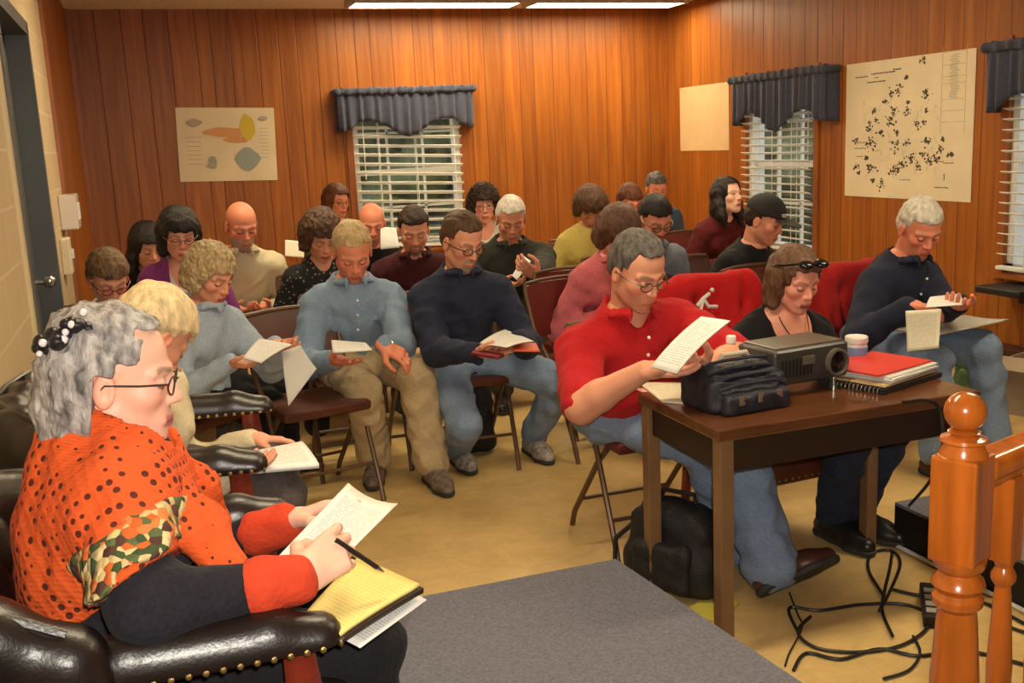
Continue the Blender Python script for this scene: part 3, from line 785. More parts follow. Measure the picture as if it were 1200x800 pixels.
M_CARPET = mat('blue_grey_carpet', (.205, .200, .245), .95, bump=.7, bscale=260, var=.22, vscale=120, spec=.1)
M_DARK = mat('black_skirting', (.012, .010, .009), .5)
M_GLASS = None
def glass_mat():
    m, nt, b, N, L = node_mat('window_glass'); b.inputs['Base Color'].default_value = (1, 1, 1, 1); b.inputs['Roughness'].default_value = .0
    t = N.new('ShaderNodeBsdfTransparent'); g = N.new('ShaderNodeBsdfGlossy'); g.inputs['Roughness'].default_value = .02; mx = N.new('ShaderNodeMixShader'); mx.inputs[0].default_value = .06
    L.new(t.outputs[0], mx.inputs[1]); L.new(g.outputs[0], mx.inputs[2]); L.new(mx.outputs[0], N['Material Output'].inputs[0]); return m
M_GLASS = glass_mat()
def st(o): o['kind'] = 'structure'; return o
def slab(name, lo, hi, m, parent=None):
    lo, hi = np.array(lo), np.array(hi); return MB().box((lo+hi)/2, hi-lo).build(name, m, parent)
st(slab('floor', (XL-.2, YF-.2, -.1), (XR+.2, D+.2, 0), floor_mat()))
M_CEIL = mat('ceiling_tile', (.72, .64, .58), .85, var=.12, vscale=30, bump=.3, bscale=70)
st(slab('ceiling', (XL-.2, YF-.2, CEIL), (XR+.2, D+.2, CEIL+.1), M_CEIL))
W1 = (1.80, 2.80, .62, 2.02)        # back window x0 x1 z0 z1
W2 = (6.86, 7.82, .55, 1.97)        # side windows y0 y1 z0 z1
W3 = (3.95, 4.93, .62, 1.97)
def wall_holes(name, fixed, axis, lo, hi, holes, m, th=.16, out=1):
    """a wall with openings, built as solid strips"""
    mb = MB(); a0, a1 = lo[0], hi[0]; z0, z1 = lo[1], hi[1]
    def add(u0, u1, w0, w1):
        c, s = (u0+u1)/2, u1-u0
        if axis == 'x': mb.box((c, fixed+out*th/2, (w0+w1)/2), (s, th, w1-w0))
        else: mb.box((fixed+out*th/2, c, (w0+w1)/2), (th, s, w1-w0))
    u = a0
    for h in sorted(holes):
        add(u, h[0], z0, z1); add(h[0], h[1], z0, h[2]); add(h[0], h[1], h[3], z1); u = h[1]
    add(u, a1, z0, z1); return st(mb.build(name, m))
wall_holes('wall_back', D, 'x', (XL-.16, 0), (XR+.16, CEIL), [W1], PANX)
wall_holes('wall_right', XR, 'y', (YF, 0), (D, CEIL), [W2, W3], PANY)
DY0, DY1, DZ = 4.22, 5.42, 2.19
wall_holes('wall_left', XL, 'y', (YF, 0), (6.55, CEIL), [(DY0, DY1, 0, DZ)], block_mat(), out=-1)
wl = st(slab('wall_left', (XL-.16, 6.55, 0), (XL, D, CEIL), PANY))
st(slab('wall_front', (XL-.16, YF-.16, 0), (XR+.16, YF, CEIL), M_BEIGE))
# the grey door and its frame in the left wall
d = empty('door', (XL, (DY0+DY1)/2, 0)); d.name = 'door_1'; st(d)
MB().box((-.10, 0, DZ/2), (.045, DY1-DY0, DZ), bev=.003).build('door_leaf', M_GREYP, d)
m = MB(); w = (DY1-DY0)/2
for s in (1, -1): m.box((-.06, s*(w-.03), DZ/2), (.16, .06, DZ))
m.box((-.06, 0, DZ-.03), (.16, 2*w, .06)); m.build('door_frame', M_GREYP, d)
MB().cyl((-.08, .42, 1.0), (-.02, .42, 1.0), .012).sph((-.015, .42, 1.0), .03).build('handle', M_CHROME, d, smooth=True)
st(slab('trim_1', (XL, DY0-.07, 0), (XL+.012, DY0, DZ+.07), M_BEIGE)); st(slab('trim_2', (XL, DY1, 0), (XL+.012, DY1+.07, DZ+.07), M_BEIGE)); st(slab('trim_3', (XL, DY0, DZ), (XL+.012, DY1, DZ+.07), M_BEIGE))
M_WOODTRIM = mat('wood_trim', (.30, .085, .014), .4, var=.2, vscale=5, stretch=(4, 4, .5))
st(slab('trim_4', (XL, 6.50, 0), (XL+.02, 6.60, CEIL), M_WOODTRIM)); st(slab('trim_5', (XL, D-.035, 0), (XL+.035, D, CEIL), M_WOODTRIM)); st(slab('trim_6', (XR-.03, D-.03, 0), (XR, D, CEIL), M_WOODTRIM))
M_BASE = mat('baseboard_brown', (.10, .03, .01), .45)
st(slab('baseboard_back', (XL+.035, D-.012, 0), (XR-.03, D, .09), M_BASE)); st(slab('baseboard_right', (XR-.012, 3.0, 0), (XR, D-.03, .09), M_BASE)); st(slab('baseboard_left', (XL, -2.5, PH), (XL+.010, 2.8, PH+.10), mat('vinyl_cove', (.12, .15, .19), .5)))
st(slab('trim_7', (XR-.03, 4.56, 0), (XR, 4.62, .80), M_BEIGE))
# platform: two raised parts with a gap between them
def platform(pts, n):
    m = MB(); m.poly([(x, y, 0) for x, y in pts], PH-.012, (0, 0, 1)); o = st(m.build('platform', M_DARK))
    c = MB(); cx, cy = np.mean([p[0] for p in pts]), np.mean([p[1] for p in pts])
    c.poly([(x, y, PH-.012) for x, y in pts], .012, (0, 0, 1)); c.build('carpet', M_CARPET, o)
    tag(o, n, 'platform'); return o
platform([(XL, YF), (1.60, YF), (1.52, .8), (1.435, 2.03), (1.345, 2.925), (XL, 2.925)], 'low platform covered in blue grey carpet under the leather armchairs')
platform([(2.50, 1.0), (XR-.012, 1.0), (XR-.012, 2.95), (2.50, 2.95)], 'low grey carpeted platform with black side behind the wooden railing')
MB().tube([(2.488, 1.4, .012), (2.486, 2.0, .012), (2.489, 2.6, .012), (2.487, 2.93, .012)], .008, 8).build('white_cable', mat('white_cable', (.7, .68, .62), .5), smooth=True)
tag(bpy.data.objects['white_cable'], 'thin white cable along the foot of the black platform side', 'cable')
# windows
def window(nm, w, axis, fixed, out):
    r = empty('window'); r.name = nm; st(r)
    def P_(u, z, dep): return (u, fixed+out*dep, z) if axis == 'x' else (fixed+out*dep, u, z)
    def S_(du, dz, dd): return (du, dd, dz) if axis == 'x' else (dd, du, dz)
    u0, u1, z0, z1 = w; uc, zc = (u0+u1)/2, (z0+z1)/2
    m = MB()
    for u in (u0+.025, u1-.025): m.box(P_(u, zc, .08), S_(.05, z1-z0, .12))
    for z in (z0+.025, z1-.025): m.box(P_(uc, z, .08), S_(u1-u0, .05, .12))
    m.build('window_frame', M_WHITE, r)
    m = MB(); m.box(P_(uc, zc, .10), S_(u1-u0-.1, .05, .05))
    for k in (1, 2):
        m.box(P_(u0+(u1-u0)*k/3, zc, .11), S_(.02, z1-z0-.1, .025))
    for z in (z0+(z1-z0)*.27, z0+(z1-z0)*.75): m.box(P_(uc, z, .11), S_(u1-u0-.1, .02, .025))
    m.build('sash', M_WHITE, r)
    MB().box(P_(uc, zc, .112), S_(u1-u0-.1, z1-z0-.1, .005)).build('pane', M_GLASS, r)
    m = MB()
    for u in (u0-.03, u1+.03): m.box(P_(u, zc, -.008), S_(.06, z1-z0+.12, .016))
    m.box(P_(uc, z0-.02, -.03), S_(u1-u0+.14, .03, .07)); m.build('casing', M_WOODTRIM, r)
window('window_1', W1, 'x', D, 1); window('window_2', W2, 'y', XR, 1); window('window_3', W3, 'y', XR, 1)
M_SLAT = mat('blind_white', (.80, .79, .73), .4)
def blind(w, axis, fixed, inn, pitch, tilt, skew, label):
    u0, u1, z0, z1 = w; u0 += .0; u1 -= .0; uc = (u0+u1)/2; W = u1-u0
    r = empty('window_blind', (uc, fixed+inn*.045, 0) if axis == 'x' else (fixed+inn*.045, uc, 0), 0 if axis == 'x' else PI/2, label, 'blind', 'white slatted window blinds')
    MB().box((0, 0, z1-.02), (W, .05, .045), bev=.004).build('headrail', M_SLAT, r)
    m = MB(); z = z1-.06; k = 0
    while z > z0+.05:
        s = skew*(min(1, k/6)); m.box((0, 0, z), (W-.01, .050, .0045), Matrix.Rotation(s, 3, 'Y') @ Matrix.Rotation(tilt, 3, 'X')); z -= pitch; k += 1
    m.build('slats', M_SLAT, r)
    MB().box((0, 0, z0+.03), (W, .05, .022), Matrix.Rotation(skew, 3, 'Y'), .004).build('bottom_rail', M_SLAT, r)
    m = MB()
    for x in (-W*.28, W*.28 if axis == 'y' else .06, W*.0 if axis == 'y' else W*.42):
        for e in (.026, -.026): m.box((x, e, (z0+z1)/2), (.006, .0015, z1-z0-.06))
    m.build('ladder_tape', M_SLAT, r)
    MB().cyl((-W*.42, -.035, z1-.04), (-W*.42, -.035, z1-.75), .004).build('wand', M_SLAT, r); return r
blind(W1, 'x', D, -1, .083, -.50, .055, 'white slatted blind hanging crooked in the back wall window')
blind(W2, 'y', XR, -1, .062, .35, .0, 'white slatted blind in the right wall window behind the cap wearer')
blind(W3, 'y', XR, -1, .062, .25, .0, 'white slatted blind at the right edge of the photo')
M_VAL = mat('valance_blue', (.045, .050, .085), .9, bump=.4, bscale=150, var=.15, vscale=30, sheen=.2)
def valance(u0, u1, ztop, axis, fixed, inn, drop, label):
    W = u1-u0; r = empty('valance', ((u0+u1)/2, fixed, 0) if axis == 'x' else (fixed, (u0+u1)/2, 0), 0 if axis == 'x' else -PI/2, label, 'valance', 'dark blue valances over the windows')
    dep = .13
    def bottom(t):       # scalloped lower edge
        a = abs(t-.5)*2
        return ztop-drop*np.interp(a, [0, .12, .30, .52, .70, .80, .90, 1], [1.02, .98, .80, .66, .68, .80, .86, .88])
    m = MB(); n = 150; rows = 9; Fv, Bv = [], []
    path = [(-W/2, t) for t in np.linspace(0, dep, 10)[:-1]]+[(x, dep) for x in np.linspace(-W/2, W/2, n)]+[(W/2, t) for t in np.linspace(dep, 0, 10)[1:]]
    for i, (x, y) in enumerate(path):
        t = (x+W/2)/W; zb = bottom(t); ph = i*.62+.8*math.sin(i*.37); col = ([], [])
        for j in range(rows):
            v = j/(rows-1); z = ztop-.035+(zb-ztop+.035)*v; amp = .007+.010*v
            o = amp*math.sin(ph)
            nx, ny = ((-1, 0) if i < 9 else (1, 0) if i >= 9+n else (0, 1))
            col[0].append(m.b.verts.new((x+nx*o, -(y+ny*o), z))); col[1].append(m.b.verts.new((x+nx*(o-.004), -(y+ny*(o-.004)), z)))
        Fv.append(col[0]); Bv.append(col[1])
    for A, s in ((Fv, 1), (Bv, -1)):
        for i in range(len(path)-1):
            for j in range(rows-1): m.b.faces.new((A[i][j], A[i+1][j], A[i+1][j+1], A[i][j+1]))
    for i in range(len(path)-1): m.b.faces.new((Fv[i][-1], Fv[i+1][-1], Bv[i+1][-1], Bv[i][-1])); m.b.faces.new((Fv[i][0], Bv[i][0], Bv[i+1][0], Fv[i+1][0]))
    m.build('skirt', M_VAL, r, smooth=True, angle=180)
    f = Field(); rnd = np.random.default_rng(3)
    k = int(W/.045)
    for i in range(k): 
        x = -W/2-.02+(W+.04)*(i+.5)/k; f.ell((x, -dep+.012*(i % 2)-.01, ztop-.022+rnd.uniform(-.004, .004)), (.030, .026, .036+rnd.uniform(-.004, .004)), k=.012)
    for s in (-1, 1): f.cone((s*(W/2+.005), -dep, ztop-.02), (s*(W/2+.005), -.02, ztop-.02), .028, k=.02)
    sdf_obj('ruffle', f, .012, M_VAL, r)
    return r
a = gY(391, 105, D-.12); b_ = gY(556, 100, D-.12)
valance(a[0]+.02, b_[0]-.02, (a[2]+b_[2])/2, 'x', D, -1, .42, 'blue gathered valance over the back wall window')
a = gX(858, 90, XR-.12); b_ = gX(968, 78, XR-.12)
valance(b_[1]+.0, a[1]-.0, (a[2]+b_[2])/2, 'y', XR, -1, .46, 'blue gathered valance left of the big black and white map')
a = gX(1158, 50, XR-.12)
valance(a[1]-1.25, a[1], (a[2]+b_[2])/2, 'y', XR, -1, .46, 'blue gathered valance cut by the right edge of the photo')
# ceiling lights
M_DIFF = mat('light_diffuser', (.9, .85, .7), .4, emit=(1., .84, .54), estr=23)
def ceiling_light(x, y, label, lx=1.22, ly=.30):
    r = empty('ceiling_light', (x, y, CEIL), 0, label, 'ceiling light', 'fluorescent ceiling lights')
    m = MB()
    for s in (1, -1): m.box((0, s*(ly/2+.015), -.03), (lx+.06, .03, .06)); m.box((s*(lx/2+.015), 0, -.03), (.03, ly, .06))
    m.box((0, 0, -.006), (lx, ly, .01)); m.build('housing', mat('light_housing', (.5, .42, .34), .5), r)
    m = MB(); m.box((0, 0, -.045), (lx, ly, .025), bev=.008); m.build('diffuser', M_DIFF, r); return r
# ------------------------------------------------------------------ paper and small things
def paper_mat(name, col, ink=.35, rows=26, marg=.1):
    m, nt, b, N, L = node_mat(name)
    uv = N.new('ShaderNodeUVMap'); sp = N.new('ShaderNodeSeparateXYZ'); L.new(uv.outputs[0], sp.inputs[0])
    def mt(op, a, b_=None, c=None):
        n = N.new('ShaderNodeMath'); n.operation = op
        for i, v in enumerate((a, b_, c)):
            if v is None: continue
            if isinstance(v, (int, float)): n.inputs[i].default_value = v
            else: L.new(v, n.inputs[i])
        return n.outputs[0]
    row = mt('FRACT', mt('MULTIPLY', sp.outputs['Y'], rows)); line = mt('LESS_THAN', row, .42)
    cb = N.new('ShaderNodeCombineXYZ'); L.new(mt('MULTIPLY', sp.outputs['X'], 34), cb.inputs[0]); L.new(mt('MULTIPLY', mt('FLOOR', mt('MULTIPLY', sp.outputs['Y'], rows)), 3.7), cb.inputs[1])
    n = N.new('ShaderNodeTexNoise'); n.inputs['Scale'].default_value = 1.; L.new(cb.outputs[0], n.inputs[0])
    word = mt('GREATER_THAN', n.outputs[0], .43)
    ins = mt('MULTIPLY', mt('MULTIPLY', mt('GREATER_THAN', sp.outputs['X'], marg), mt('LESS_THAN', sp.outputs['X'], 1-marg)), mt('MULTIPLY', mt('GREATER_THAN', sp.outputs['Y'], marg), mt('LESS_THAN', sp.outputs['Y'], 1-marg)))
    f = mt('MULTIPLY', mt('MULTIPLY', line, word), mt('MULTIPLY', ins, ink))
    mx = N.new('ShaderNodeMix'); mx.data_type = 'RGBA'; mx.inputs['A'].default_value = (*col, 1); mx.inputs['B'].default_value = (.05, .05, .07, 1); L.new(f, mx.inputs['Factor'])
    L.new(mx.outputs['Result'], b.inputs['Base Color']); b.inputs['Roughness'].default_value = .7; b.inputs['Specular IOR Level'].default_value = .2; return m
P_WHITE = paper_mat('paper_printed', (.80, .78, .74)); P_CREAM = paper_mat('paper_cream', (.78, .70, .52)); P_YEL = paper_mat('paper_yellow_ruled', (.80, .66, .22), .16, 22, .04); P_GREY = paper_mat('paper_back', (.62, .60, .56), .05)
def sheet_mesh(corners, thick=.0012, bulge=0., n=10, wave=0.):
    """curved sheet through four corners (in order round the edge)"""
    c = [np.asarray(p, float) for p in corners]; nr = nz(np.cross(c[1]-c[0], c[3]-c[0])); bm = bmesh.new(); uvl = bm.loops.layers.uv.new('UVMap')
    T, B_ = {}, {}
    for i in range(n+1):
        for j in range(n+1):
            u, v = i/n, j/n; p = c[0]*(1-u)*(1-v)+c[1]*u*(1-v)+c[2]*u*v+c[3]*(1-u)*v
            p = p+nr*(bulge*4*v*(1-v)+wave*math.sin(u*5)*v)
            T[i, j] = bm.verts.new(p+nr*thick/2); B_[i, j] = bm.verts.new(p-nr*thick/2)
    def face(vs, uvs):
        f = bm.faces.new(vs)
        for lp, q in zip(f.loops, uvs): lp[uvl].uv = q
    for i in range(n):
        for j in range(n):
            k = [(i, j), (i+1, j), (i+1, j+1), (i, j+1)]; uv = [(a/n, b/n) for a, b in k]
            face([T[a] for a in k], uv); face([B_[a] for a in k][::-1], uv[::-1])
    for i in range(n):
        for (a, b) in (((i, 0), (i+1, 0)), ((i+1, n), (i, n)), ((0, i+1), (0, i)), ((n, i), (n, i+1))):
            face([T[b], T[a], B_[a], B_[b]], [(0, 0)]*4)
    me = bpy.data.meshes.new('sheet'); bm.normal_update(); bm.to_mesh(me); bm.free(); return me
def paper(label, corners, m=None, thick=.002, bulge=0., wave=0., name='paper', cat='paper', group=None):
    o = finish(name, sheet_mesh(corners, thick, bulge, wave=wave), m or P_WHITE); return tag(o, label, cat, group)
def lap_paper(J, label, off=(.33, 0, .165), w=.21, d=.28, m=None, pitch=15, yaw=0, group=None, thick=.003):
    """a sheet lying in the hands of a seated person"""
    f, l, P, s = J['f'], J['l'], J['P'], J['s']; a = math.radians(yaw); f2 = f*math.cos(a)+l*math.sin(a); l2 = l*math.cos(a)-f*math.sin(a)
    c = P+f*off[0]*s+l*off[1]*s+V3(0, 0, off[2])*s; e = f2*math.cos(math.radians(pitch))+V3(0, 0, math.sin(math.radians(pitch)))
    return paper(label, [c-e*d/2-l2*w/2, c-e*d/2+l2*w/2, c+e*d/2+l2*w/2, c+e*d/2-l2*w/2], m, thick, .006, group=group)
# wall sheets -------------------------------------------------------
def wall_sheet(name, label, TL, BR, wall, m, cat):
    if wall == 'x': r = empty(name, (TL[0], D-.004, BR[2]), 0, label, cat); W = BR[0]-TL[0]
    else: r = empty(name, (XR-.004, TL[1], BR[2]), -PI/2, label, cat); W = TL[1]-BR[1]
    Hh = TL[2]-BR[2]; MB().box((W/2, 0, Hh/2), (W, .002, Hh)).build('sheet', m, r); return r, W, Hh
M_MAPP = mat('map_paper', (.74, .62, .42), .7, var=.06, vscale=4); M_INK = mat('map_ink', (.06, .05, .035), .7)
def blob(m, cx, cz, rx, rz, y=-.0014, seed=0, n=14):
    r = np.random.default_rng(seed); m.poly([(cx+rx*math.cos(2*PI*k/n)*r.uniform(.85, 1.12), y, cz+rz*math.sin(2*PI*k/n)*r.uniform(.85, 1.12)) for k in range(n)], .0006, (0, -1, 0))
TL, BR = gY(202, 126, D), gY(325, 207, D)
r, W, Hh = wall_sheet('chart', 'cream chart with a yellow patch and a blue patch on the back wall', (TL[0], 0, TL[2]), (BR[0], 0, BR[2]), 'x', M_MAPP, 'chart')
r.rotation_euler[1] = .035
for nm, col, items in (('orange_patch', (.62, .30, .12), [(.48, .67, .24, .065), (.60, .57, .14, .05)]), ('yellow_patch', (.62, .45, .04), [(.715, .74, .085, .17)]),
                       ('blue_patch', (.30, .34, .30), [(.70, .30, .125, .15), (.34, .26, .045, .09)]), ('grey_patch', (.42, .36, .26), [(.18, .80, .075, .05), (.33, .22, .05, .03), (.88, .86, .05, .03)])):
    m = MB()
    for k, (x, z, a, b_) in enumerate(items):
        lay_ = globals().get('lay_', 0)+1
        m = MB(); blob(m, x*W, z*Hh, a*W, b_*Hh, -.0012-.0008*lay_, seed=k+len(nm)); m.build(nm, mat('chart_'+nm, col, .7), r)
m = MB()
for k in range(9): m.box((W*(.88+.0*k), -.0012, Hh*(.72-.05*k)), (W*.09, .0006, Hh*.008))
for k in range(7): m.box((W*.16, -.0012, Hh*(.60-.06*k)), (W*.15, .0006, Hh*.008))
m.build('print', mat('chart_print', (.45, .38, .27), .7), r)
TL, BR = gX(993, 73, XR), gX(1138, 237, XR); TL[2] = (gX(993, 73, XR)[2]+gX(1140, 60, XR)[2])/2
r, W, Hh = wall_sheet('site_map', 'large site map with scattered black ink marks on the right wall', TL, BR, 'y', M_MAPP, 'map')
m = MB(); rr = np.random.default_rng(11)
U = lambda x: (x-52)/(636-52)*W
Vv = lambda y: (1-(y-92)/(752-92))*Hh
cl_ = [(420, 112, 20), (350, 185, 10), (312, 235, 22), (275, 250, 16), (252, 290, 12), (200, 330, 14), (295, 335, 18), (212, 378, 16), (275, 390, 28), (175, 420, 18), (235, 440, 16), (188, 490, 32), (300, 500, 26), (355, 340, 20), (360, 300, 8),
       (440, 280, 16), (435, 257, 10), (400, 405, 14), (430, 395, 12), (355, 488, 14), (310, 437, 10), (185, 610, 24), (240, 690, 22), (200, 670, 12), (290, 625, 20), (320, 605, 20), (345, 590, 18), (380, 560, 24), (412, 595, 16), (435, 540, 18), (460, 575, 16), (490, 562, 16), (505, 520, 16), (550, 545, 12), (110, 605, 12), (125, 635, 8), (105, 475, 14), (165, 560, 12), (440, 345, 8), (445, 480, 14), (175, 385, 8), (515, 475, 8)]
for (x, y, sz) in cl_:
    for k in range(int(5+sz*.9)):
        a, b_ = x+rr.normal()*sz*.5, y+rr.normal()*sz*.55; s_ = rr.uniform(1.5, 5.2)/584*W
        blob(m, U(a), Vv(b_), s_, s_*rr.uniform(.4, 1.2), -.0014-.0008*rr.random(), seed=int(rr.integers(1e6)), n=6)
for (x0, x1, y, h_) in [(100, 165, 161, 5), (180, 285, 152, 6), (285, 320, 142, 6), (195, 210, 171, 4), (160, 240, 191, 6), (100, 150, 482, 4), (100, 150, 511, 4), (110, 145, 551, 4), (420, 465, 484, 4), (520, 555, 581, 4), (485, 540, 692, 5), (330, 365, 662, 3), (440, 520, 575, 4)]:
    x = x0
    while x < x1:
        w_ = rr.uniform(4, 12); m.box((U(x+w_/2), -.0014, Vv(y+rr.uniform(-1, 1))), (w_/584*W, .0006, h_/660*Hh)); x += w_+rr.uniform(1, 3)
m.box((U(525), -.0014, Vv(645)), (W*.006, .0006, Hh*.045)); m.build('ink_drawing', M_INK, r)
m = MB()
for x in (503, 600): m.box((U(x), -.0012, Vv(260)), (W*.003, .0005, Hh*.58))
for y in (75+20, 150, 200, 230, 300, 350, 400): m.box((U(551), -.0012, Vv(y)), (W*.16, .0005, Hh*.003))
for k in range(30): m.box((U(552+rr.uniform(-8, 8)), -.0012, Vv(108+k*6.4)), (W*.055, .0005, Hh*.0045))
for k in range(60): 
    a = rr.uniform(0, PI); x, y = rr.uniform(120, 500), rr.uniform(250, 650); c_, s_ = math.cos(a)*18, math.sin(a)*18
    m.bar((U(x-c_), -.0012, Vv(y-s_)), (U(x+c_), -.0012, Vv(y+s_)), .0022, .0006)
m.build('faint_lines', mat('map_faint_ink', (.42, .36, .25), .7), r)
TL, BR = gX(797, 99, XR), gX(855, 176, XR); TL[2] = (gX(797, 103, XR)[2]+gX(855, 96, XR)[2])/2
r, W, Hh = wall_sheet('notice_sheet', 'plain tan sheet pinned left of the right wall window', TL, BR, 'y', mat('tan_paper', (.62, .42, .22), .7, var=.05), 'sheet')
m = MB()
for s in (.04, .96): m.sph((W*s, -.004, Hh*.97), .006, n=8)
m.build('pin', M_CHROME, r)
# thermostat and switch on the left wall
def wall_box(name, label, y, z, w, h, dep, m, cat, extra=None):
    r = empty(name, (XL, y, z), 0, label, cat); MB().box((dep/2, 0, 0), (dep, w, h), bev=.008).build('cover', m, r)
    if extra: extra(r)
    return r
wall_box('thermostat', 'pale guarded box on the wood wall above the light switch', 6.25, 1.275, .26, .19, .09, mat('clear_cover', (.66, .56, .48), .25, spec=.7), 'thermostat', lambda r: MB().box((.093, 0, 0), (.008, .14, .09), bev=.003).build('dial', M_WHITE, r))
wall_box('light_switch', 'cream switch plate below the guarded box beside the door', 5.95, 1.055, .16, .19, .045, mat('cream_plastic', (.72, .62, .42), .4), 'switch', lambda r: MB().box((.05, 0, .01), (.02, .025, .05), bev=.003).build('toggle', M_WHITE, r))
a = gX(1185, 340, XR-.15)
r = empty('wall_bracket', (XR, a[1], a[2]), 0, 'black bracket arm on the right wall at the photo edge', 'bracket')
m = MB(); m.box((-.14, 0, 0), (.26, .34, .045), bev=.018, seg=3); m.build('arm', M_DARK, r, smooth=True); MB().box((-.01, 0, -.02), (.02, .14, .16), bev=.004).build('plate', M_DARK, r)
# ------------------------------------------------------------------ the small table and its load
TH = .715
M_TABLE = mat('table_walnut', (.105, .036, .013), .28, var=.35, vscale=5, stretch=(1, 9, 9), coat=.25); M_TLEG = mat('table_leg_tan', (.20, .105, .045), .45, var=.15)
tab = empty('work_table', (1.935, 2.66, 0), 0, 'small dark wooden table carrying the projector', 'table')
FLc, FRc = gz(851, 509, TH), gz(1140, 455, TH)
tx0, tx1, ty0, ty1 = FLc[0], FRc[0], (FLc[1]+FRc[1])/2, 2.97
tab.location = ((tx0+tx1)/2, (ty0+ty1)/2, 0); tw, td = tx1-tx0, ty1-ty0
MB().box((0, 0, TH-.0175), (tw, td, .035), bev=.006).build('tabletop', M_TABLE, tab)
m = MB()
for s in (1, -1): m.box((0, s*(td/2-.035), TH-.085), (tw-.07, .02, .10)); m.box((s*(tw/2-.035), 0, TH-.085), (.02, td-.07, .10))
m.build('apron', mat('table_apron', (.022, .009, .005), .5), tab)
for sx in (1, -1):
    for sy in (1, -1): MB().box((sx*(tw/2-.03), sy*(td/2-.03), (TH-.035)/2), (.045, .045, TH-.035), bev=.004).build('leg', M_TLEG, tab)
# projector
pc = gz(935, 462, TH); pa = .10
pr = empty('projector', (pc[0]+.03, pc[1]+.10, TH), pa, 'dark grey projector on the table with its lens at the right', 'projector')
M_PROJ = mat('projector_grey', (.045, .040, .036), .38, var=.1); M_PROJ2 = mat('projector_top', (.12, .10, .08), .35)
MB().box((0, -.025, .103), (.335, .20, .122), bev=.018, seg=3).build('housing', M_PROJ, pr, smooth=True)
MB().box((-.0, -.025, .165), (.30, .17, .010), bev=.005).build('top_cover', M_PROJ2, pr)
m = MB(); m.lathe((.105, -.122, .098), [(.048, -.004), (.048, .018), (.040, .020), (.036, .006)], 24, (0, -1, 0)); ln = m.build('lens_ring', M_PROJ2, pr, smooth=True)
MB().sph((.105, -.127, .098), .037, (1, .35, 1), 20).build('lens', mat('lens_glass', (.004, .004, .008), .05, spec=.8), ln, smooth=True)
m = MB()
for k in range(9): m.box((-.135+.016*k, -.126, .10), (.006, .004, .06))
m.build('vent', M_DARK, pr)
MB().box((-.02, -.127, .12), (.055, .006, .030), bev=.004).build('badge', M_PROJ2, pr)
for x, y in ((-.13, -.09), (.13, -.09), (0, .10)): MB().cyl((x, y, 0), (x, y, .05), .010).cyl((x, y, 0), (x, y, .006), .016).build('foot', M_CHROME, pr, smooth=True)
pr.scale = (.90, .95, .95)
# ribbed carrying case
bc = gz(862, 482, TH)
cs = empty('carry_case', (bc[0]+.05, bc[1]+.07, TH), .10, 'dark navy ribbed carrying case beside the projector', 'case')
M_CASE = mat('case_nylon', (.012, .013, .024), .5, bump=.4, bscale=200)
f = Field(); f.box((0, .02, .05), (.145, .085, .052), .02); f.box((0, .035, .095), (.125, .055, .032), .02, k=.03); f.box((0, -.08, .030), (.12, .035, .032), .018, k=.015)
sdf_obj('bag_body', f, .007, M_CASE, cs, noise=wrinkle(5, .003, .07), cut=plane_cut((0, 0, .002), (0, 0, -1)))
m = MB()
for k in range(4): m.tube([(-.125, -.075+.028*k, .075+.020*k), (-.06, -.085+.029*k, .088+.019*k), (.06, -.085+.029*k, .088+.019*k), (.125, -.075+.028*k, .075+.020*k)], .006, 6)
m.build('rib', mat('case_piping', (.03, .032, .05), .35), cs, smooth=True)
for x in (-.07, .0, .07): MB().box((x, -.113, .045), (.022, .006, .030), bev=.003).build('buckle', M_CHROME, cs)
MB().tube([(-.06, .02, .132), (-.045, .015, .158), (.045, .015, .158), (.06, .02, .132)], .008, 8).build('handle', mat('case_handle', (.55, .50, .40), .5), cs, smooth=True)
# water bottle
bp_ = gz(852, 453, TH)
bt = empty('water_bottle', (bp_[0]+.004, bp_[1]-.02, TH), 0, 'small clear water bottle with white cap behind the navy case', 'bottle')
M_CLEAR = mat('clear_plastic', (.70, .67, .62), .15, trans=.35, spec=.5)
MB().lathe((0, 0, 0), [(.026, 0), (.030, .008), (.030, .05), (.028, .056), (.030, .062), (.030, .10), (.028, .106), (.030, .112), (.028, .135), (.016, .158), (.013, .170)], 20).build('bottle_body', M_CLEAR, bt, smooth=True)
MB().lathe((0, 0, .165), [(.017, 0), (.018, .004), (.018, .022), (.016, .026)], 18).build('cap', M_WHITE, bt, smooth=True)
MB().lathe((0, 0, .062), [(.0305, 0), (.0308, .002), (.0308, .036), (.0305, .038)], 20).build('bottle_label', mat('pale_label', (.5, .5, .55), .5), bt, smooth=True)
bt.scale = (.9, .9, .92)
# jar with white lid, and a cup
jp = gz(1014, 436, TH)
jr = empty('jar', (jp[0]+.0, jp[1]+.05, TH), 0, 'plastic jar with white lid and blue label behind the red folder', 'jar')
MB().lathe((0, 0, 0), [(.030, 0), (.036, .006), (.037, .05), (.036, .092), (.032, .100)], 22).build('jar_body', mat('jar_pale', (.55, .55, .56), .3), jr, smooth=True)
MB().lathe((0, 0, .097), [(.038, 0), (.039, .003), (.039, .018), (.036, .022)], 22).build('lid', M_WHITE, jr, smooth=True)
MB().lathe((0, 0, .045), [(.0374, 0), (.0378, .002), (.0378, .036), (.0374, .038)], 22).build('jar_label', mat('blue_label', (.16, .22, .38), .5), jr, smooth=True)
jp = gz(1000, 437, TH)
jr = empty('paper_cup', (jp[0]-.012, jp[1]+.09, TH), 0, 'pale grey cup between the projector and the jar', 'cup')
MB().lathe((0, 0, 0), [(.024, 0), (.026, .002), (.034, .085), (.0355, .088), (.034, .090), (.031, .084), (.024, .01)], 20).build('cup_body', mat('cup_grey', (.42, .40, .40), .5), jr, smooth=True)
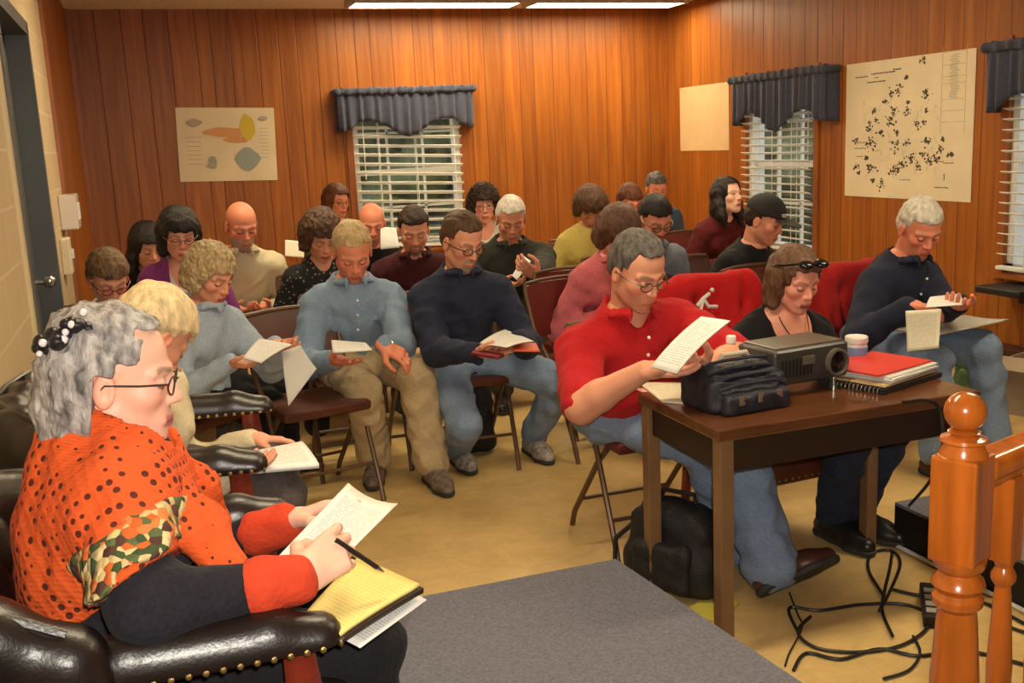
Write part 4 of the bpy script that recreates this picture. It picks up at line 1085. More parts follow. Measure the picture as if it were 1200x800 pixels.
# stack of binder, folders, papers
nb = gz(1062, 452, TH)
def flat(name, label, c, z, w, d, h, rot, m, cat, bev=.003):
    o = MB().box((0, 0, h/2), (w, d, h), bev=bev).build(name, m); o.location = (c[0], c[1], z); o.rotation_euler = (0, 0, rot); return tag(o, label, cat)
cx, cy = nb[0]-.02, nb[1]+.105
b0 = empty('spiral_binder', (cx, cy, TH), .30, 'black spiral binder lying at the bottom of the folder stack', 'binder')
MB().box((0, 0, .009), (.33, .25, .018), bev=.002).build('cover', mat('binder_black', (.015, .013, .012), .45), b0)
m = MB()
for k in range(16): m.tube([(-.167+.010*math.cos(t), -.11+.0147*k, .010+.011*math.sin(t)) for t in np.linspace(0, 2*PI, 10, endpoint=False)], .0016, 5, close=True)
m.build('spiral_wire', M_CHROME, b0)
flat('manila_folder', 'tan manila folder on top of the black spiral binder', (cx-.005, cy-.005), TH+.0212, .30, .23, .006, .33, mat('manila', (.52, .36, .17), .7), 'folder', .001)
o = empty('paper_stack', (cx+.02, cy-.005, TH+.0276), .36, 'loose white papers between the tan and red folders', 'papers')
for k in range(5):
    q = MB().box((.004*math.sin(k*2.1), .004*math.cos(k*1.7), .002+.0042*k), (.28, .215, .0036)).build('sheet', P_WHITE if k % 2 else P_GREY, o); q.rotation_euler = (0, 0, .05*math.sin(k*3.))
flat('red_folder', 'bright red folder on top of the stack at the table end', (cx+.0, cy+.02), TH+.0500, .30, .225, .006, .30, mat('folder_red', (.62, .035, .025), .45), 'folder', .001)
# papers at the left end of the table
z = TH+.003
paper('cream papers at the left table end below the red shirt', [gz(748, 448, z), gz(822, 449, z), gz(812, 474, z), gz(776, 471, z)], P_CREAM, .004)
paper('pink sheet sticking out beneath the cream papers', [gz(743, 455, z-.004)+V3(0, 0, 0), gz(800, 452, z-.004), gz(806, 470, z-.004), gz(772, 468, z-.004)], mat('pink_paper', (.62, .32, .28), .7), .0015)
# ------------------------------------------------------------------ railing
M_PINE = mat('varnished_pine', (.43, .105, .012), .22, var=.30, vscale=5, stretch=(7, 7, .8), coat=.5, spec=.5)
nw = gd(1131, 482, 1.75)
nx, ny, nt_ = nw[0], nw[1], nw[2]
ne = empty('newel_post', (nx, ny, PH), .42, 'varnished pine newel post with a ball top at lower right', 'post')
zz = lambda v: v-PH
rb = .033; zc = nt_
MB().sph((0, 0, zz(zc)), rb, n=28).build('ball_finial', M_PINE, ne, smooth=True)
pb = lambda px, py: gd(px, py, 1.75)[2]
z1, z2 = pb(1131, 532), pb(1131, 655)
m = MB(); m.lathe((0, 0, 0), [(.02, zz(zc)-rb*.92), (.026, zz(zc)-rb*1.0), (.020, zz(zc)-rb*1.15), (.036, zz(zc)-rb*1.3), (.038, zz(zc)-rb*1.45), (.030, zz(zc)-rb*1.6), (.038, zz(z1)+.003), (.038, zz(z1)-.002)], 28)
m.build('neck', M_PINE, ne, smooth=True)
m = MB(); m.box((0, 0, (zz(z1)+zz(z2))/2), (.076, .076, z1-z2), bev=.006); m.build('square_block', M_PINE, ne)
h0 = zz(z2); pl = [(.043, h0+.004), (.040, h0-.012), (.030, h0-.022), (.040, h0-.034), (.043, h0-.044), (.034, h0-.056), (.041, h0-.066), (.040, h0-.078), (.031, h0-.088), (.033, h0-.11), (.040, h0-.22), (.042, h0-.32), (.034, h0-.40), (.030, h0-.43), (.042, h0-.45), (.042, h0-.47)]
MB().lathe((0, 0, 0), pl, 28).build('turned_shaft', M_PINE, ne, smooth=True); MB().box((0, 0, (h0-.47)/2), (.088, .088, h0-.47), bev=.005).build('foot_block', M_PINE, ne)
rl = gd(1180, 521, 1.9); dr = nz(V3(.95, .30, 0)); yaw_r = math.atan2(dr[1], dr[0])
hr = empty('handrail', (nx, ny, PH), yaw_r, 'varnished pine handrail running right from the newel post', 'rail')
zr = zz(rl[2])
m = MB(); m.box((.045+.75, 0, zr-.012), (1.5, .06, .042), bev=.016, seg=4); m.build('rail', M_PINE, hr, smooth=True); MB().box((.045+.75, 0, zr-.040), (1.5, .032, .016), bev=.003).build('fillet', M_PINE, hr)
def baluster(dist, label):
    p = V3(nx, ny, 0)+dr*dist; r = empty('baluster', (p[0], p[1], PH), yaw_r, label, 'baluster', 'turned balusters under the handrail')
    zt = zr-.048; zb = zz(gd(1172, 655, math.hypot(p[0], p[1]))[2])
    MB().box((0, 0, (zt+zb)/2), (.042, .042, zt-zb), bev=.004).build('square_top', M_PINE, r)
    MB().lathe((0, 0, 0), [(.020, zb+.003), (.014, zb-.012), (.021, zb-.026), (.021, zb-.036), (.013, zb-.048), (.015, zb-.07), (.022, zb-.20), (.019, zb-.36), (.013, zb-.40), (.021, zb-.42), (.021, 0)], 20).build('turned_shaft', M_PINE, r, smooth=True)
baluster(.150, 'turned pine baluster right beside the newel post'); baluster(.29, 'turned pine baluster cut by the right photo edge')
# ------------------------------------------------------------------ bags, boxes, cables on the floor
M_BAG = mat('bag_black', (.010, .009, .010), .6, bump=.5, bscale=180)
bgc = gz(789, 708, 0); 
bag = empty('laptop_bag', (1.60, 2.985, 0), .0, 'black laptop bag standing on the floor by the table leg', 'bag')
B0, B1 = gz(740, 690, 0), gz(846, 717, 0); ctr = (B0+B1)/2
ang = math.atan2(B1[1]-B0[1], B1[0]-B0[0]); bl = np.linalg.norm((B1-B0)[:2]); bag.location = (ctr[0]+.055, ctr[1]+.09, 0); bag.rotation_euler = (0, 0, ang); bag.location[2] = .012
f = Field(); f.box((0, .0, .135), (bl/2-.015, .085, .145), .05); f.box((0, -.01, .08), (bl/2, .10, .08), .05, k=.04); f.box((0, .0, .24), (bl/2-.06, .06, .06), .04, k=.04)
sdf_obj('bag_body', f, .010, M_BAG, bag, noise=wrinkle(21, .005, .12), cut=plane_cut((0, 0, .004), (0, 0, -1)))
f = Field().box((0, -.105, .105), (bl/2-.06, .03, .085), .025)
sdf_obj('front_pocket', f, .009, M_BAG, bag, noise=wrinkle(22, .003, .09))
MB().tube([(-.07, .02, .285), (-.06, .02, .33), (.06, .02, .33), (.07, .02, .285)], .009, 8).build('handle', M_BAG, bag, smooth=True)
MB().tube([(-bl/2+.03, .02, .22), (-bl/2-.06, -.02, .13), (-bl/2-.05, -.05, .03), (-bl/2+.05, -.10, .012)], .009, 8).build('strap', M_BAG, bag, smooth=True)
MB().tube([(-bl/2+.03, -.055, .255), (0, -.06, .285), (bl/2-.03, -.055, .255)], .004, 6).build('zip', mat('zip_grey', (.08, .08, .08), .4, .5), bag, smooth=True)
yl = gz(842, 716, .0); flat('yellow_pad', 'yellow item lying under the corner of the black laptop bag', (yl[0]-.01, yl[1]+.02), .002, .16, .11, .010, .5, mat('yellow_card', (.66, .55, .08), .6), 'pad')
bk = gz(560, 531, 0)
bb = empty('briefcase', (bk[0], bk[1]+.12, 0), .05, 'tall black bag standing between the feet in blue jeans', 'bag')
f = Field()
for x in (-.05, .05):
    for y in (-.10, .10): f.cone((x, y, .05), (x*.8, y*.9, .36), .055, .045, .05)
sdf_obj('bag_body', f, .010, M_BAG, bb, noise=wrinkle(31, .006, .12), cut=plane_cut((0, 0, .003), (0, 0, -1))); MB().tube([(0, -.06, .40), (0, -.05, .45), (0, .05, .45), (0, .06, .40)], .009, 8).build('handle', M_BAG, bb, smooth=True)
# open carton and green tote by the right wall
q = gz(1150, 494, 0)
tb = empty('green_tote', (4.02, 4.25, 0), .45, 'green cloth tote standing on the floor by the right wall', 'tote')
f = Field()
for x in (-.13, .13):
    for y in (-.06, .06): f.cone((x, y, .04), (x*1.05, y, .24), .05, .03, .05)
f.cone((-.13, 0, .1), (.13, 0, .1), .07, k=.06)
sdf_obj('bag_body', f, .012, mat('tote_green', (.07, .12, .05), .85, bump=.4, bscale=120), tb, noise=wrinkle(41, .006, .12), cut=plane_cut((0, 0, .003), (0, 0, -1)))
for y in (-.07, .07): MB().tube([(-.09, y, .24), (-.07, y*1.2, .32), (.07, y*1.2, .32), (.09, y, .24)], .010, 6, flat=.5).build('handle', mat('tote_strap', (.02, .02, .018), .7), tb, smooth=True)
cb_ = empty('cardboard_carton', (4.42, 4.12, 0), .30, 'grey tan carton with a dark strap right of the green tote', 'carton')
M_CARD = mat('cardboard', (.34, .25, .17), .8, var=.1)
m = MB(); w_, d_, h_ = .40, .32, .27
for s in (1, -1): m.box((s*(w_/2-.004), 0, h_/2), (.008, d_, h_)); m.box((0, s*(d_/2-.004), h_/2), (w_-.016, .008, h_))
m.box((0, 0, .006), (w_-.016, d_-.016, .008)); m.build('carton_body', M_CARD, cb_)
for s in (1, -1): MB().box((s*(w_/2+.05), 0, h_+.015), (.13, d_-.01, .006), Matrix.Rotation(s*.35, 3, 'Y')).build('flap', M_CARD, cb_)
m = MB(); m.tube([(-.19, -.166, .27), (-.08, -.168, .10), (.02, -.167, .05), (.12, -.168, .14), (.21, -.166, .26)], .011, 6); m.build('strap', M_DARK, cb_, smooth=True)
q = empty('radiator', (XR-.09, 5.05, 0), PI/2, 'dark low heater along the foot of the right wall', 'heater'); MB().box((0, 0, .10), (1.1, .12, .17), bev=.01).build('cabinet', mat('heater_maroon', (.05, .012, .008), .5), q)
m = MB()
for k in range(20): m.box((-.5+.0526*k, .062, .11), (.02, .006, .09))
m.build('grille', M_DARK, q)
M_CABLE = mat('black_cable', (.012, .010, .009), .45)
def cable(label, pts, r=.0055, sub=6, m=None, group='black cables on the floor'):
    P_ = [np.array(p, float) for p in pts]; out = []
    for i in range(len(P_)-1):
        a, b_, c, d_ = P_[max(i-1, 0)], P_[i], P_[i+1], P_[min(i+2, len(P_)-1)]
        for t in np.linspace(0, 1, sub, endpoint=False): out.append(.5*((2*b_)+(c-a)*t+(2*a-5*b_+4*c-d_)*t*t+(3*b_-a-3*c+d_)*t**3))
    out.append(P_[-1]); return tag(MB().tube(out, r, 7).build('cable', m or M_CABLE, smooth=True), label, 'cable', group)
G = lambda x, y, z=.007: gz(x, y, z)
cable('black cable making a long loop on the floor before the table', [G(935, 740), G(925, 712), G(960, 715), G(1010, 708), G(1060, 708), G(1090, 722), G(1080, 742), G(1050, 758), G(1000, 764), G(955, 758), G(935, 740, .012), G(950, 722, .016)])
e = tab.location
cable('black cord dropping from the projector down to the floor', [gz(1046, 478, TH)+V3(.02, -.02, .02), V3(e[0]+tw*.30, ty0-.02, TH-.02), V3(e[0]+tw*.30, ty0-.03, .5), G(1052, 610, .02), G(1044, 660), G(1037, 690), G(1034, 716), G(1046, 745, .012)])
cable('black cable looped in a ring beside the table leg', [G(1037, 700, .012), G(1018, 668), G(1022, 648), G(1045, 645), G(1055, 660), G(1044, 690, .018), G(1030, 716, .018)])
cable('black cable curving towards the newel post foot', [G(1045, 690), G(1075, 697), G(1105, 700), G(1150, 705), G(1200, 730)])
cable('black cable running along the platform edge at the bottom', [G(930, 785), G(945, 765), G(985, 772), G(1030, 760), G(1075, 768), G(1130, 762), G(1200, 778)])
cable('black cable lying under the railing at lower right', [G(1170, 728), G(1200, 740), G(1240, 742), G(1290, 760)])
cable('thin black wire passing under the raised shoe sole', [G(925, 694), G(935, 720), G(940, 735), G(925, 765), G(920, 780)], .003)
cable('black plug lead ending near the bottom edge', [G(1070, 745), G(1078, 765), G(1065, 785), G(1035, 795)], .0045)
ps = gz(1090, 715, 0); r = empty('power_strip', (ps[0], ps[1], 0), .9, 'black power strip behind the newel post on the floor', 'power strip'); MB().box((0, 0, .02), (.26, .055, .04), bev=.006).build('case', M_DARK, r)
m = MB()
for k in range(4): m.box((-.085+.05*k, 0, .0405), (.032, .034, .003), bev=.001)
m.build('outlet', mat('outlet_grey', (.35, .33, .3), .5), r)
# ------------------------------------------------------------------ the people
JEAN = cloth('denim_blue', (.20, .27, .39), .16, bscale=160); JEAN2 = cloth('denim_mid', (.19, .26, .40), .16, bscale=160); JEAND = cloth('denim_dark', (.020, .026, .050), .25)
BLACKC = cloth('black', (.010, .009, .011)); KHAKI = cloth('khaki', (.50, .38, .22), .1); BROWNC = cloth('taupe_slacks', (.085, .065, .058), .2); GREYC = cloth('grey_slacks', (.08, .075, .07), .2)
SHOE_B = mat('shoe_black', (.014, .012, .011), .35); SHOE_T = mat('shoe_trail_brown', (.17, .125, .095), .7, var=.5, vscale=40); SHOE_G = mat('shoe_trail_grey', (.30, .26, .23), .7, var=.6, vscale=45); SHOE_BR = mat('shoe_brown', (.07, .025, .015), .4)
H_GREY = hairmat('silver_grey', (.33, .30, .285), .7); H_WHITE = hairmat('white', (.60, .55, .47), .25); H_BLOND = hairmat('ash_blond', (.46, .33, .17), .35); H_PALE = hairmat('pale_blond', (.66, .50, .28), .3)
H_DARK = hairmat('dark_brown', (.030, .014, .008)); H_BLACK = hairmat('near_black', (.012, .007, .006)); H_BROWN = hairmat('brown', (.085, .038, .016)); H_RED = hairmat('auburn', (.12, .035, .012)); H_SALT = hairmat('salt_pepper', (.10, .085, .075), .6); H_STRAW = hairmat('straw_grey', (.52, .36, .17), .3)
def fld(name, col, **k): return cloth(name, col, **k)
PS = {}
def P(key, **sp):
    sp.setdefault('seed', len(PS)+3); PS[key] = person(sp); J = PS[key]; J['sp'] = sp; return J
GL = lambda *a: gd(*a)

# --- front row on the floor -------------------------------------------------
P('blue', label='seated man in light blue shirt and khaki trousers, papers in hand', head=(413, 295, 4.72), face=-92, pitch=34, hyaw=-2, hs=1.07, s=1.04, lod=0, skin='ruddy', maxlean=.16,
  top=cloth('pale_blue_shirt', (.22, .30, .42), .12), bottom=KHAKI, shoes=SHOE_T, neck='collar', buttons=3, pocket=1, hair='short', hairm=H_STRAW, fringe=.082, brow=(.35, .22, .1), fat=1.08, pease=.022, flare=.022,
  handL=dict(pos=gd(449, 405, 4.38), dir=(.35, .75, -.45), n=(-.5, -.2, -.8), curl=.55), handR=dict(pos=gd(394, 422, 4.42), dir=(.8, .4, .02), n=(.0, .1, .95), curl=.15),
  legR=dict(ank=gz(440, 538, .09), td=(.9, -.25, 0)), legL=dict(ank=gz(507, 546, .09), td=(.95, .10, 0)))
P('navy', label='seated man in navy sweater and jeans with glasses and goatee', head=(542, 283, 4.66), face=-94, pitch=24, hyaw=20, hs=1.07, s=1.04, lod=0, skin='tan', maxlean=.12,
  top=cloth('navy_sweater', (.022, .026, .052), .2), bottom=JEAN, shoes=SHOE_G, neck='crew', hair='short', hairm=H_BROWN, fringe=.078, beard=(.28, .23, .19), bext='goatee', glasses=True, collar=1, cgap=.3, fat=1.05, brow=(.05, .025, .012),
  handL=dict(pos=gd(606, 399, 4.40), dir=(.6, -.75, -.05), n=(-.1, -.2, -.95), curl=.25), handR=dict(pos=gd(560, 412, 4.33), dir=(.6, .75, 0), n=(.0, .1, .95), curl=.12),
  legR=dict(ank=gz(536, 523, .09), td=(.9, .1, 0)), legL=dict(ank=gz(624, 512, .09), td=(.9, .1, 0)))
P('ice', label='seated woman in pale blue sweater with short curly grey hair', head=(247, 322, 4.42), face=-52, pitch=28, hyaw=2, hs=1.0, s=.98, lod=0, sex='w', skin='tan', maxlean=.10,
  top=cloth('ice_blue_knit', (.36, .43, .53), .12, bscale=130), bottom=BLACKC, botname='skirt', shoes=SHOE_B, neck='crew', collar=1, cgap=.05, hem=.02, hair='bob', len=.075, vol=.004, curl=.004, hairm=H_BLOND, fringe=.055, lip=(.45, .10, .10), fat=1.08,
  handR=dict(pos=gd(272, 424, 4.12), dir=(.8, .2, -.05), n=(.1, -.1, .95), curl=.35), handL=dict(pos=gd(322, 402, 4.25), dir=(.7, -.2, -.1), n=(.1, .2, .95), curl=.5),
  legR=dict(ank=gz(300, 545, .09), td=(1, 0, 0)), legL=dict(ank=gz(335, 525, .09), td=(1, .1, 0)))
P('red', label='seated man in red polo shirt holding white papers at the table', head=(747, 318, 3.46), pside=.09, face=-90, pitch=26, hyaw=11, hs=1.05, s=1.06, lod=0, skin='tan', wide=1.06, fat=1.12, belly=1., maxlean=.22, pend=1., bh=.009,
  top=cloth('red_polo', (.46, .012, .016), .12, bscale=160), bottom=JEAN2, shoes=SHOE_BR, neck='open', cgap=.55, sleeve=.93, buttons=2, hair='short', hairm=H_SALT, fringe=.090, glasses=True, gthin=1, stubble=1, brow=(.05, .03, .02), ease=.017, armf=1.08,
  handR=dict(pos=gd(756, 434, 3.12), dir=(.35, .93, .02), n=(.25, -.1, .9), curl=.32, tc=.6, pole=(-.7, -.45, -.45)), handL=dict(pos=gd(822, 430, 3.20), el=gd(866, 420, 3.42), dir=(.35, -.75, .40), n=(-.35, .25, .85), curl=.7, pole=(-.3, .7, -.5)),
  pease=.024, hem=.01, flare=.030, legR=dict(ank=gz(866, 632, .09), td=(.8, .5, .0), pole=(.7, -.1, .8)), legL=dict(ank=gz(902, 662, .12), toe=(.95, -.12, .28), shoeup=(-.25, .72, .62), pole=(.7, .3, .8)))
P('blackw', label='seated woman in black scoop top with sunglasses on brown hair', head=(932, 328, 3.80), face=-86, pitch=20, hyaw=-2, hs=.93, s=.98, wide=1.14, lod=0, sex='w', skin='pink', maxlean=.10,
  top=BLACKC, bottom=JEAND, shoes=SHOE_B, neck='scoop', scoop=.016, hair='bob', len=.125, vol=.001, hairm=hairmat('light_brown', (.125, .058, .028)), fringe=.070, lip=(.42, .10, .09), bust=1.08,
  legR=dict(ank=gz(975, 605, .09), td=(.9, .0, 0)), legL=dict(ank=gz(1003, 598, .09), td=(.9, .2, 0)))
P('right', label='seated white haired man in navy shirt against the right wall', head=(1078, 268, 5.0), face=-78, pitch=30, hyaw=-24, hs=1.07, s=1.05, lod=0, skin='ruddy', maxlean=.14,
  top=cloth('dark_navy_shirt', (.016, .019, .040), .2), bottom=JEAN, shoes=SHOE_BR, neck='collar', buttons=4, hair='short', hairm=H_WHITE, fringe=.070, brow=(.4, .3, .22), fat=1.08,
  handR=dict(pos=gd(1066, 358, 4.66), dir=(.5, .75, -.1), n=(.1, .0, -.95), curl=.5), handL=dict(pos=gd(1125, 356, 4.68), dir=(.35, -.8, .1), n=(.1, .3, .9), curl=.45),
  legR=dict(off=(.44, -.16, 0)), legL=dict(off=(.46, .22, 0)))
# --- platform ---------------------------------------------------------------
P('orange', label='grey haired woman in orange crocheted shawl writing on a yellow pad', head=(136, 444, 1.83), face=0, pitch=9, hyaw=-8, hs=.97, wide=.9, s=1.0, lod=0, sex='w', skin='pale', seat=PH+.43, floor=PH, lean=.06, shrug=.03, fat=1.0, bust=.9, armf=.86,
  top=cloth('black_knit', (.016, .014, .020), .25), bottom=BLACKC, shoes=SHOE_B, neck='crew', hair='bob', len=.125, vol=.0, curl=.0025, hairm=H_GREY, fringe=.098, hextra=[(-.075, 0, -.045, .060, .080, .085)], lip=(.50, .16, .15), hamp=.004, hwl=.09, eyes='down', nshift=(.05, 0, .03), sleeve=1.78, earback=1,
  handR=dict(pos=gd(352, 678, 1.56), wd=1, el=gd(172, 712, 1.53), pole=(-.8, -.55, -.35), dir=(.86, .42, .30), n=(-.15, .75, -.6), curl=(.55, .75, .9, 1.0), tc=.9), handL=dict(pos=gd(338, 612, 1.98), wd=1, dir=(.93, -.05, .22), n=(.2, -.55, -.8), curl=.25, tc=.4),
  legR=dict(off=(.42, -.10, 0)), legL=dict(off=(.42, .10, 0)))
P('cream', label='blond woman in cream jacket seen from above behind the orange shawl', head=(178, 394, 2.78), face=-4, pitch=50, hyaw=34, hs=1.0, s=.96, lod=0, sex='w', skin='tan', seat=PH+.43, floor=PH, maxlean=.12, nshift=(.07, 0, .02),
  top=cloth('cream_jacket', (.62, .52, .34), .08), bottom=BROWNC, shoes=SHOE_B, neck='crew', hair='short', vol=.008, hairm=H_PALE, fringe=.055,
  handL=dict(pos=gd(296, 515, 2.92), wd=1, dir=(.95, -.1, -.12), n=(.1, -.3, -.95), curl=.4), handR=dict(pos=gd(262, 560, 2.55), wd=1, dir=(.9, .35, .05), n=(-.1, .2, .95), curl=.3),
  legR=dict(off=(.44, -.08, 0)), legL=dict(off=(.44, .08, 0)))
# --- second row and beyond --------------------------------------------------
P('glasses', label='seated person with short brown hair and red glasses by the left wall', head=(127, 327, 4.95), face=-82, pitch=30, hyaw=8, hs=1.02, s=.98, lod=1, sex='w', skin='tan', top=cloth('pale_grey_top', (.42, .38, .34), .2), bottom=BLACKC, neck='crew', hair='short', vol=.006, hairm=hairmat('streaked_brown', (.16, .085, .035), .7), fringe=.055, glasses=True, gm=mat('glasses_red', (.25, .02, .02), .3))
P('purple', label='seated woman in purple cardigan and white top with dark fringe', head=(210, 275, 5.65), face=-86, pitch=18, hyaw=2, hs=1.08, s=1., lod=1, sex='w', skin='pink', top=cloth('white_top', (.58, .55, .58), .08), cardigan=cloth('purple_cardigan', (.20, .035, .16), .15), bottom=GREYC, neck='scoop', hair='bob', len=.11, vol=.006, hairm=H_BLACK, fringe=.045, glasses=True, gthin=1)
P('darkback', label='seated person with long black hair half hidden behind the purple cardigan', head=(174, 290, 6.35), face=-80, pitch=20, hyaw=6, hs=1.05, s=1., lod=2, sex='w', skin='tan', top=BLACKC, bottom=BLACKC, neck='crew', hair='long', vol=.012, hairm=H_BLACK, fringe=.06)
P('beard', label='bald man with grey beard in cream shirt below the chart', head=(283, 265, 6.05), face=-86, pitch=22, hyaw=6, hs=1.08, s=1.05, lod=1, skin='ruddy', top=cloth('cream_shirt', (.66, .56, .36), .06), bottom=GREYC, neck='collar', hair='fringe', bald=.030, hairm=hairmat('grey_brown', (.20, .12, .07)), beard=(.40, .32, .25), brow=(.2, .12, .08))
def speckle():
    m, nt, b, N, L = node_mat('cloth_speckled_black'); tc = N.new('ShaderNodeTexCoord'); v = N.new('ShaderNodeTexVoronoi'); v.inputs['Scale'].default_value = 42; L.new(tc.outputs['Object'], v.inputs[0])
    r = N.new('ShaderNodeMath'); r.operation = 'LESS_THAN'; r.inputs[1].default_value = .24; L.new(v.outputs['Distance'], r.inputs[0])
    mx = N.new('ShaderNodeMix'); mx.data_type = 'RGBA'; mx.inputs['A'].default_value = (.012, .010, .010, 1); mx.inputs['B'].default_value = (.30, .24, .20, 1); L.new(r.outputs[0], mx.inputs['Factor']); L.new(mx.outputs['Result'], b.inputs['Base Color']); b.inputs['Roughness'].default_value = .8; return m
P('sparkle', label='woman in black speckled V-neck with wavy brown hair', head=(377, 277, 5.55), face=-92, pitch=30, hyaw=6, hs=1.04, s=1., lod=1, sex='w', skin='tan', top=speckle(), bottom=BLACKC, neck='deepv', hair='bob', len=.085, vol=.012, curl=.005, hairm=H_BROWN, fringe=.052)
P('baldblack', label='bald man in black top sitting in front of the slatted blind', head=(436, 263, 6.5), face=-98, pitch=18, hyaw=0, hs=1.04, s=1., lod=1, skin='ruddy', top=BLACKC, bottom=GREYC, neck='crew', hair='fringe', bald=.010, hairm=H_DARK, stubble=1)
P('reddish', label='person with reddish brown hair at the back left of the blind', head=(395, 236, 8.3), face=-84, pitch=8, hyaw=18, hs=1.04, s=1., lod=2, sex='w', skin='ruddy', top=cloth('olive_top', (.16, .12, .05)), bottom=GREYC, neck='crew', hair='bob', len=.09, vol=.006, hairm=H_RED, fringe=.065, glasses=True, gthin=1)
P('maroon', label='man in dark maroon shirt with short hair and goatee', head=(485, 270, 5.85), face=-98, pitch=24, hyaw=-2, hs=1.06, s=1.04, lod=1, skin='tan', top=cloth('maroon_shirt', (.055, .010, .012), .3), bottom=GREYC, neck='collar', hair='short', hairm=H_DARK, fringe=.068, beard=(.16, .12, .10), bext='goatee')
P('curly', label='woman with dark curly hair in pale top against the panelling', head=(567, 240, 7.35), face=-100, pitch=8, hyaw=-4, hs=1.04, s=1., lod=2, sex='w', skin='pink', top=cloth('pale_top', (.58, .52, .44), .1), bottom=GREYC, neck='scoop', hair='bob', len=.07, vol=.016, curl=.008, hairm=H_DARK, fringe=.05, glasses=True, gthin=1, eyes='open')
P('jacket', label='grey haired man in dark green jacket holding a paper', head=(599, 257, 6.1), face=-98, pitch=26, hyaw=-6, hs=1.06, s=1.08, lod=1, skin='brown', wide=1.1, fat=1.1, top=cloth('dark_green_jacket', (.030, .030, .024), .25), topname='jacket', bottom=cloth('olive_trousers', (.10, .085, .055), .2), neck='collar', hair='short', hairm=H_WHITE, fringe=.075, ease=.022, shoes=SHOE_B,
  handL=dict(pos=gd(630, 322, 5.66), dir=(.35, -.8, .45), n=(-.5, -.2, .6), curl=.6), handR=dict(off=(.30, -.06, .16)))
P('yellow', label='woman in yellow shirt with bowed brown haired head', head=(692, 243, 6.8), face=-104, pitch=44, hyaw=-4, hs=1.04, s=1., lod=1, sex='w', skin='brown', top=cloth('yellow_shirt', (.66, .52, .14), .12), bottom=GREYC, neck='crew', hair='bob', len=.075, vol=.010, hairm=H_BROWN, fringe=.05)
P('redhair', label='person with short auburn hair far back between yellow shirt and grey shirt', head=(738, 237, 7.4), face=-94, pitch=24, hyaw=4, hs=1.0, s=1., lod=2, sex='w', skin='ruddy', top=cloth('rust_top', (.16, .06, .03)), bottom=GREYC, neck='crew', hair='short', vol=.004, hairm=H_RED, fringe=.055, glasses=True, gthin=1)
P('blueback', label='man in blue shirt nearest the far right corner', head=(769, 221, 8.5), face=-98, pitch=18, hyaw=0, hs=1.02, s=1.04, lod=2, skin='ruddy', top=cloth('steel_blue_shirt', (.060, .085, .13), .15), bottom=GREYC, neck='collar', hair='short', hairm=H_SALT, fringe=.06)
P('pink', label='woman in pink shirt half hidden behind the red polo shirt', head=(725, 274, 5.15), face=-84, pitch=38, hyaw=2, hs=1.04, s=1., lod=1, sex='w', skin='pink', top=cloth('pink_shirt', (.56, .13, .15), .15), bottom=GREYC, neck='collar', hair='bob', len=.085, vol=.010, hairm=hairmat('reddish_brown', (.11, .045, .022)), fringe=.06)
P('greyblue', label='dark haired man with glasses in grey blue shirt', head=(768, 257, 5.7), face=-90, pitch=30, hyaw=-2, hs=1.04, s=1.04, lod=1, skin='brown', top=cloth('grey_blue_shirt', (.17, .19, .24), .15), bottom=GREYC, neck='collar', hair='short', hairm=H_BLACK, fringe=.062, glasses=True, beard=(.08, .06, .05))
P('maroonw', label='woman with long dark hair in maroon top looking up to the right', head=(853, 230, 7.2), face=-80, pitch=-8, hyaw=6, hs=1.02, s=1., lod=1, sex='w', skin='pale', top=cloth('maroon_top', (.10, .010, .012), .2), bottom=BLACKC, neck='v', hair='long', vol=.004, hairm=H_BLACK, fringe=.082, eyes='open', lip=(.45, .08, .08))
P('cap', label='person in black top wearing a dark baseball cap', head=(896, 258, 5.65), face=-66, pitch=22, hyaw=8, hs=1.03, s=1.02, lod=1, skin='tan', top=BLACKC, bottom=GREYC, neck='crew', hair='short', hairm=H_DARK, fringe=.05, stubble=1)
# ------------------------------------------------------------------ things worn and carried, chairs
def headpt(J): 
    F, hc, hs, o = J['F'], J['hc'], J['hs'], J['org']; return lambda a, b, c: Vector(hc+hs*(F[0]*a+F[1]*b+F[2]*c)-o)
# baseball cap
J = PS['cap']; q = headpt(J); F = J['F']; f = Field(); hcv = J['hc']-J['org']
Qw = lambda a, b, c: np.array(q(a, b, c))
f.ell(Qw(-.010, 0, .050), (.110, .092, .092), F, .01); sdf_obj('cap', f, .006, mat('cap_black', (.02, .018, .018), .85, bump=.3, bscale=120), J['body'], cut=plane_cut(Qw(0, 0, .042), -F[2]))
bf = Field(); bf.ell(Qw(.125, 0, .040), (.075, .072, .008), F, .01); sdf_obj('cap_brim', bf, .0045, mat('cap_brim', (.05, .045, .04), .8), J['body'])
m = MB(); m.tube([q(.094, -.04, .072), q(.102, -.02, .074), q(.104, 0, .074)], .004, 6); m.tube([q(.096, -.035, .062), q(.104, -.015, .064)], .0035, 6); m.build('cap_emblem', mat('emblem_white', (.7, .68, .62), .6), J['body'])
